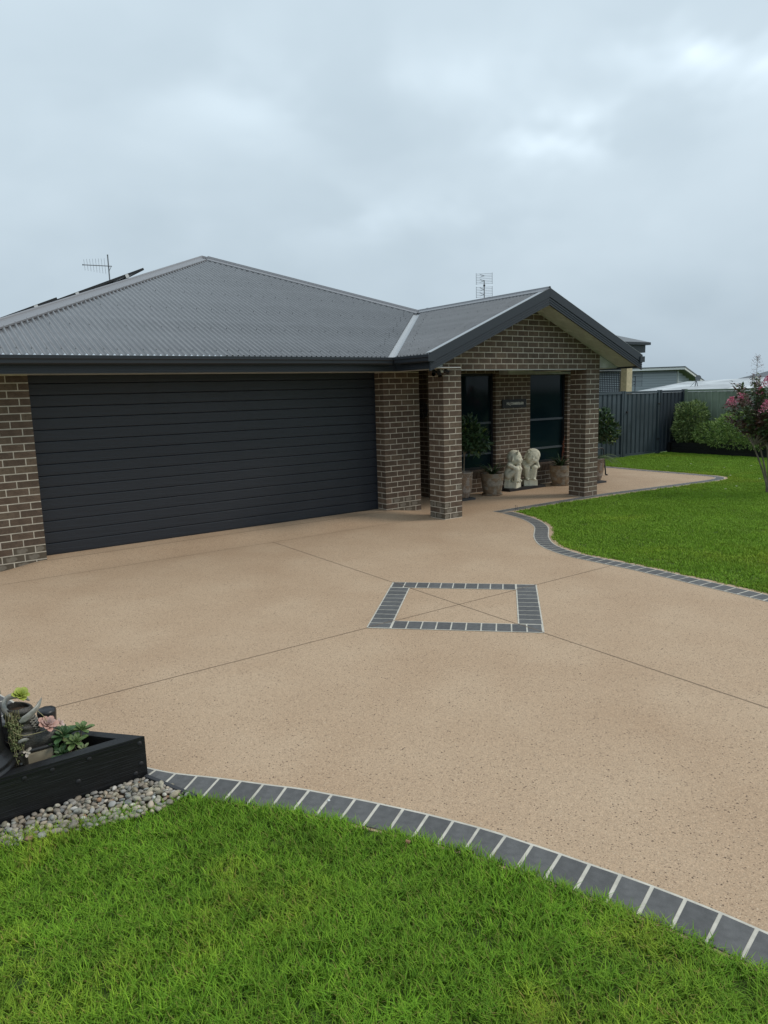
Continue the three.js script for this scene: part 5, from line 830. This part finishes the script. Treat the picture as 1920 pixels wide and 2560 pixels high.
{
  const b = thing('boot_planter', 'dark ceramic boot shaped planter with laces and trailing succulents', 'planter', [-1.04, 0.236, 5.38], 0.18);
  const fn = (x, y, z) => { let d = 9; d = smin(d, cone3([-0.035, 0.045, 0], [-0.045, 0.2, -0.005], 0.062, 0.066)(x, y, z), 0.03); d = smin(d, cone3([-0.03, 0.045, 0], [0.06, 0.035, 0.02], 0.058, 0.05)(x, y, z), 0.04); d = smin(d, ell([0.065, 0.04, 0.022], [0.062, 0.043, 0.052])(x, y, z), 0.02); d = Math.max(d, 0.006 - y); d = smin(d, Math.max(rbox([0.01, 0.012, 0.008], [0.125, 0.012, 0.056], 0.01)(x, y, z), -1), 0.005); const fold = 0.003 * Math.sin(y * 150 + x * 40) * smooth(0.06, 0.1, y); d += fold; const inn = cone3([-0.045, 0.12, -0.005], [-0.05, 0.3, -0.005], 0.048, 0.058)(x, y, z); d = Math.max(d, -inn); d = Math.max(d, y - (0.235 - 0.35 * (x + 0.045))); return d; };
  part('boot', sdfMesh(fn, V(0, 0.12, 0), 0.16, 76), std({ color: lin(0.075, 0.07, 0.06), map: rep(softTex, 0.14), bumpMap: rep(roughBump, 0.1), bumpScale: 0.002, roughness: 0.32 }), b);
  const lace = []; for (let k = 0; k < 8; k++) { const y = 0.1 + k * 0.014, x0 = 0.035 - k * 0.006; lace.push(tube([V(x0 - 0.03, y - 0.004, 0.058), V(x0, y + 0.004, 0.045), V(x0 + 0.012, y + 0.01, 0.0)], 0.003, 10, 5)); lace.push(tube([V(x0 - 0.035, y + 0.01, 0.057), V(x0 - 0.002, y - 0.002, 0.047), V(x0 + 0.012, y + 0.002, 0.01)], 0.0028, 10, 5)); } part('laces', merged(lace), std({ color: lin(0.2, 0.19, 0.16), roughness: 0.6 }), b);
  const lip = (pts, r0, r1, flat, name, label) => { const c = new THREE.CatmullRomCurve3(pts), n = 26, m = 10, pos = [], idx = []; for (let i = 0; i <= n; i++) { const u = i / n, p = c.getPoint(u), t = c.getTangent(u), s1 = t.clone().cross(V(0, 0, 1)).normalize(), s2 = t.clone().cross(s1), rr = mix(r0, r1, u) * Math.min(1, 4 * u + 0.35, 4 * (1 - u) + 0.2); for (let k = 0; k < m; k++) { const a = k / m * 6.283, q = p.clone().addScaledVector(s1, Math.cos(a) * rr).addScaledVector(s2, Math.sin(a) * rr * flat); pos.push(q.x, q.y, q.z); if (i) { const A = (i - 1) * m + k, B = (i - 1) * m + (k + 1) % m; idx.push(A, B, A + m, B, B + m, A + m); } } } const g = new THREE.BufferGeometry(); g.setAttribute('position', new THREE.Float32BufferAttribute(pos, 3)); g.setIndex(idx); g.computeVertexNormals(); part(name, boxUV(g), glaze, b, label); };
  const glaze = std({ color: lin(0.34, 0.34, 0.3), map: rep(softTex, 0.1), roughness: 0.35 });
  lip([V(-0.1, 0.205, 0.05), V(-0.105, 0.235, -0.01), V(-0.07, 0.26, -0.06), V(-0.01, 0.25, -0.065), V(0.02, 0.225, -0.03)], 0.016, 0.014, 0.5, 'collar', 'pale glazed collar of the boot'); lip([V(-0.07, 0.175, 0.075), V(-0.03, 0.192, 0.075), V(0.02, 0.215, 0.06), V(0.058, 0.245, 0.03)], 0.019, 0.009, 0.45, 'tongue', 'pale glazed tongue of the boot'); lip([V(-0.09, 0.08, 0.085), V(-0.07, 0.088, 0.09), V(-0.04, 0.082, 0.088)], 0.01, 0.008, 0.6, 'eyelet_tab', 'pale tab on the side of the boot');
  part('sole', boxUV(tube([V(-0.115, 0.012, 0.03), V(-0.02, 0.01, 0.066), V(0.07, 0.01, 0.076), V(0.135, 0.012, 0.03), V(0.12, 0.012, -0.03)], 0.012, 30, 6)), std({ color: lin(0.02, 0.02, 0.02), roughness: 0.4 }), b);
  part('soil', boxUV(lathe([[0.055, 0], [0.001, 0.008]], 16).translate(-0.05, 0.2, -0.005)), M.soil, b);
  const r = rngOf(640), ro = new Tri(), ro2 = new Tri(), pe = [], st = [];
  rosette(ro, V(-0.035, 0.285, 0.02), 20, 0.052, 0.75, 0.25, [0.34, 0.42, 0.06], [0.42, 0.47, 0.08], r, V(0.1, 1, 0.5)); part('green_rosette', ro.geo(), M.succulent, b, 'lime green rosette succulent on top of the boot');
  rosette(ro2, V(0.055, 0.118, 0.075), 22, 0.056, 0.6, 0.12, [0.5, 0.38, 0.36], [0.62, 0.34, 0.26], r, V(0.1, 0.8, 0.6)); rosette(ro2, V(0.115, 0.1, 0.065), 9, 0.03, 0.6, 0.2, [0.55, 0.4, 0.36], [0.62, 0.45, 0.4], r, V(0.5, 0.5, 0.6)); rosette(ro2, V(-0.06, 0.03, 0.1), 7, 0.03, 0.55, 0.1, [0.5, 0.46, 0.38], [0.6, 0.52, 0.44], r, V(0, 0.3, 1)); part('pink_rosettes', ro2.geo(), M.succulent, b, 'dusty pink rosette succulents hanging over the laces');
  for (let k = 0; k < 16; k++) { const x = -0.12 + 0.07 * r(), z = 0.05 + 0.03 * r(), L = 0.08 + 0.16 * r(), pts = []; for (let i = 0; i < 6; i++) pts.push(V(x + (r() - 0.5) * 0.012, 0.215 - L * i / 5 + (i === 0 ? 0.02 : 0), z + 0.012 * i / 5 + (r() - 0.5) * 0.008)); st.push(tube(pts, 0.0011, 12, 4)); for (let i = 0; i < 9; i++) { const g = new THREE.IcosahedronGeometry(0.0042 + 0.0022 * r(), 1); const q = pts[1 + Math.floor(r() * 5)]; g.translate(q.x + (r() - 0.5) * 0.016, q.y + (r() - 0.5) * 0.03, q.z + (r() - 0.5) * 0.012); pe.push(g); } }
  st.push(tube([V(-0.06, 0.215, 0.05), V(-0.11, 0.16, 0.08), V(-0.08, 0.12, 0.095), V(0.02, 0.1, 0.095), V(0.06, 0.1, 0.09)], 0.0018, 30, 4), tube([V(0.05, 0.11, 0.09), V(0.11, 0.06, 0.09), V(0.12, 0.0, 0.09), V(0.12, -0.03, 0.09)], 0.0016, 20, 4), tube([V(0.02, 0.2, 0.06), V(0.045, 0.16, 0.07), V(0.055, 0.125, 0.075)], 0.0018, 12, 4));
  part('trailing_stems', merged(st), std({ color: lin(0.3, 0.27, 0.14) }), b); part('bead_leaves', merged(pe), std({ color: lin(0.12, 0.14, 0.05), roughness: 0.4 }), b);
}
{
  const p = thing('jade_plant', 'bushy dark green succulent growing in the planter box corner', 'plant', [-0.86, 0.145, 5.42]), r = rngOf(650), t = new Tri(), st = [];
  for (const [x, h, z, R, n, tone] of [[-0.05, 0.13, 0.02, 0.085, 16, 0], [0.0, 0.09, 0.05, 0.075, 15, 1], [0.045, 0.12, -0.01, 0.075, 14, 1], [-0.07, 0.06, 0.07, 0.07, 12, 0], [0.03, 0.05, 0.07, 0.055, 10, 2], [-0.02, 0.1, -0.05, 0.075, 12, 0], [-0.1, 0.1, 0.0, 0.07, 12, 0]]) { const A = [[0.05, 0.11, 0.035], [0.11, 0.17, 0.05], [0.22, 0.27, 0.13]][tone], B = A.map(v => v * 1.3); rosette(t, V(x, h, z), n, R, 0.42, 0.05, A, B, r, V(x * 3, 1, z * 2 + 0.15)); st.push(rod(V(x * 0.5, -0.01, z * 0.5), V(x, h, z), 0.006, 0.004, 5)); }
  part('leaves', t.geo(), M.succulent, p); part('stems', merged(st), M.bark, p);
}
single('black_pot', boxUV(lathe([[0.001, 0], [0.034, 0], [0.04, 0.08], [0.044, 0.16], [0.047, 0.2], [0.042, 0.215], [0.02, 0.219], [0.001, 0.219]], 8)), std({ color: lin(0.014, 0.015, 0.018), roughness: 0.4 }), 'eight sided black pot standing behind the boot planter', 'pot', [-0.945, 0.15, 5.27]);
{
  const p = thing('ribbed_pot', 'tall glossy black ribbed pot standing in the planter box', 'pot', [-1.36, 0.148, 5.42]);
  part('body', boxUV(lathe(bands([[0.001, 0], [0.19, 0], [0.215, 0.03], [0.235, 0.09], [0.222, 0.13], [0.2, 0.165], [0.195, 0.26], [0.2, 0.42], [0.19, 0.43], [0.18, 0.4], [0.001, 0.39]], [0.05, 0.085, 0.12], 0.01, 0.008), 48)), std({ color: lin(0.01, 0.0105, 0.012), roughness: 0.3 }), p); part('rim', boxUV(new THREE.TorusGeometry(0.195, 0.01, 6, 40).rotateX(Math.PI / 2).translate(0, 0.43, 0)), M.black, p);
}
// small things on the lawns
{
  const t = new Tri(), c = [0.3, 0.16, 0.08], n = 8; let pr = null; for (let i = 0; i <= n; i++) { const u = i / n, a = 4.2 * u, w = 0.011 * Math.sin(0.25 + 2.7 * u), q = V(0.012 * Math.cos(a) * (1 - u * 0.3), 0.012 + 0.014 * Math.sin(a) + u * 0.02, 0), e = [q.clone().add(V(0, 0, w)), q.clone().add(V(0.002, 0.001, -w))]; if (pr) t.quad(pr[0], e[0], e[1], pr[1], i % 2 ? c : c.map(v => v * 1.3)); pr = e; } single('dead_leaf', t.geo(), M.leafSoft, 'curled brown dead leaf lying on the front lawn', 'leaf', [0.12, 0.04, 6.94], 0.6);
}
{
  const g = new Tri(); for (let k = 0; k < 5; k++) { const a = k / 5 * 6.283; leafAt(g, V(0, 0, 0), V(Math.cos(a), 0.2, Math.sin(a)), V(0, 1, 0), 0.028, 0.022, [0.72, 0.7, 0.5]); } const geo = g.geo();
  [[14.81, 0.74], [14.14, 0.47], [12.84, 1.33], [11.38, 2.25], [10.9, 2.31], [12.7, 2.01], [13.6, -0.6], [14.4, -0.5]].forEach(([x, z], i) => { const m = single('fallen_petals', geo, M.leafSoft, 'pale fallen blossom on the back lawn grass', 'blossom', [x, 0.044, z], i * 1.3, 'pale blossoms fallen on the back lawn'); });
}
single('bottle_cap', boxUV(new THREE.CylinderGeometry(0.006, 0.007, 0.003, 12)), M.white, 'tiny white disc lying on a slate border tile', 'disc', [0.066, 0.0068, 6.382]);
{ const w = thing('wire_peg', 'pair of thin wire pegs at the lawn corner by the porch', 'peg', [6.75, 0, 1.12]); part('wire', boxUV(rod(V(0, -0.02, 0), V(0.002, 0.09, 0), 0.003, 0.003, 5)), M.black, w); part('wire', boxUV(rod(V(0.03, -0.02, 0.01), V(0.03, 0.085, 0.01), 0.003, 0.003, 5)), M.black, w); }
{ const o = ray(0.856, -0.517, 37.5, 1.86), s = thing('satellite_dish', 'small satellite dish on a bracket on the pale roof', 'satellite dish', [o.x, o.y - 0.02, o.z], -0.9); part('bracket', merged([rod(V(0, 0, 0), V(0.05, 0.33, 0), 0.022), rod(V(0.12, -0.02, 0), V(0.05, 0.3, 0), 0.018), rod(V(-0.3, -0.12, 0), V(0.04, 0.28, 0), 0.01)]), M.steel, s); const d = new THREE.SphereGeometry(0.17, 16, 6, 0, 6.283, 0, 0.9); d.scale(1, 0.5, 1); d.rotateX(-1.3); d.translate(0.12, 0.38, 0.08); part('dish', boxUV(d), M.steel, s); }
renderer.render(scene, camera);
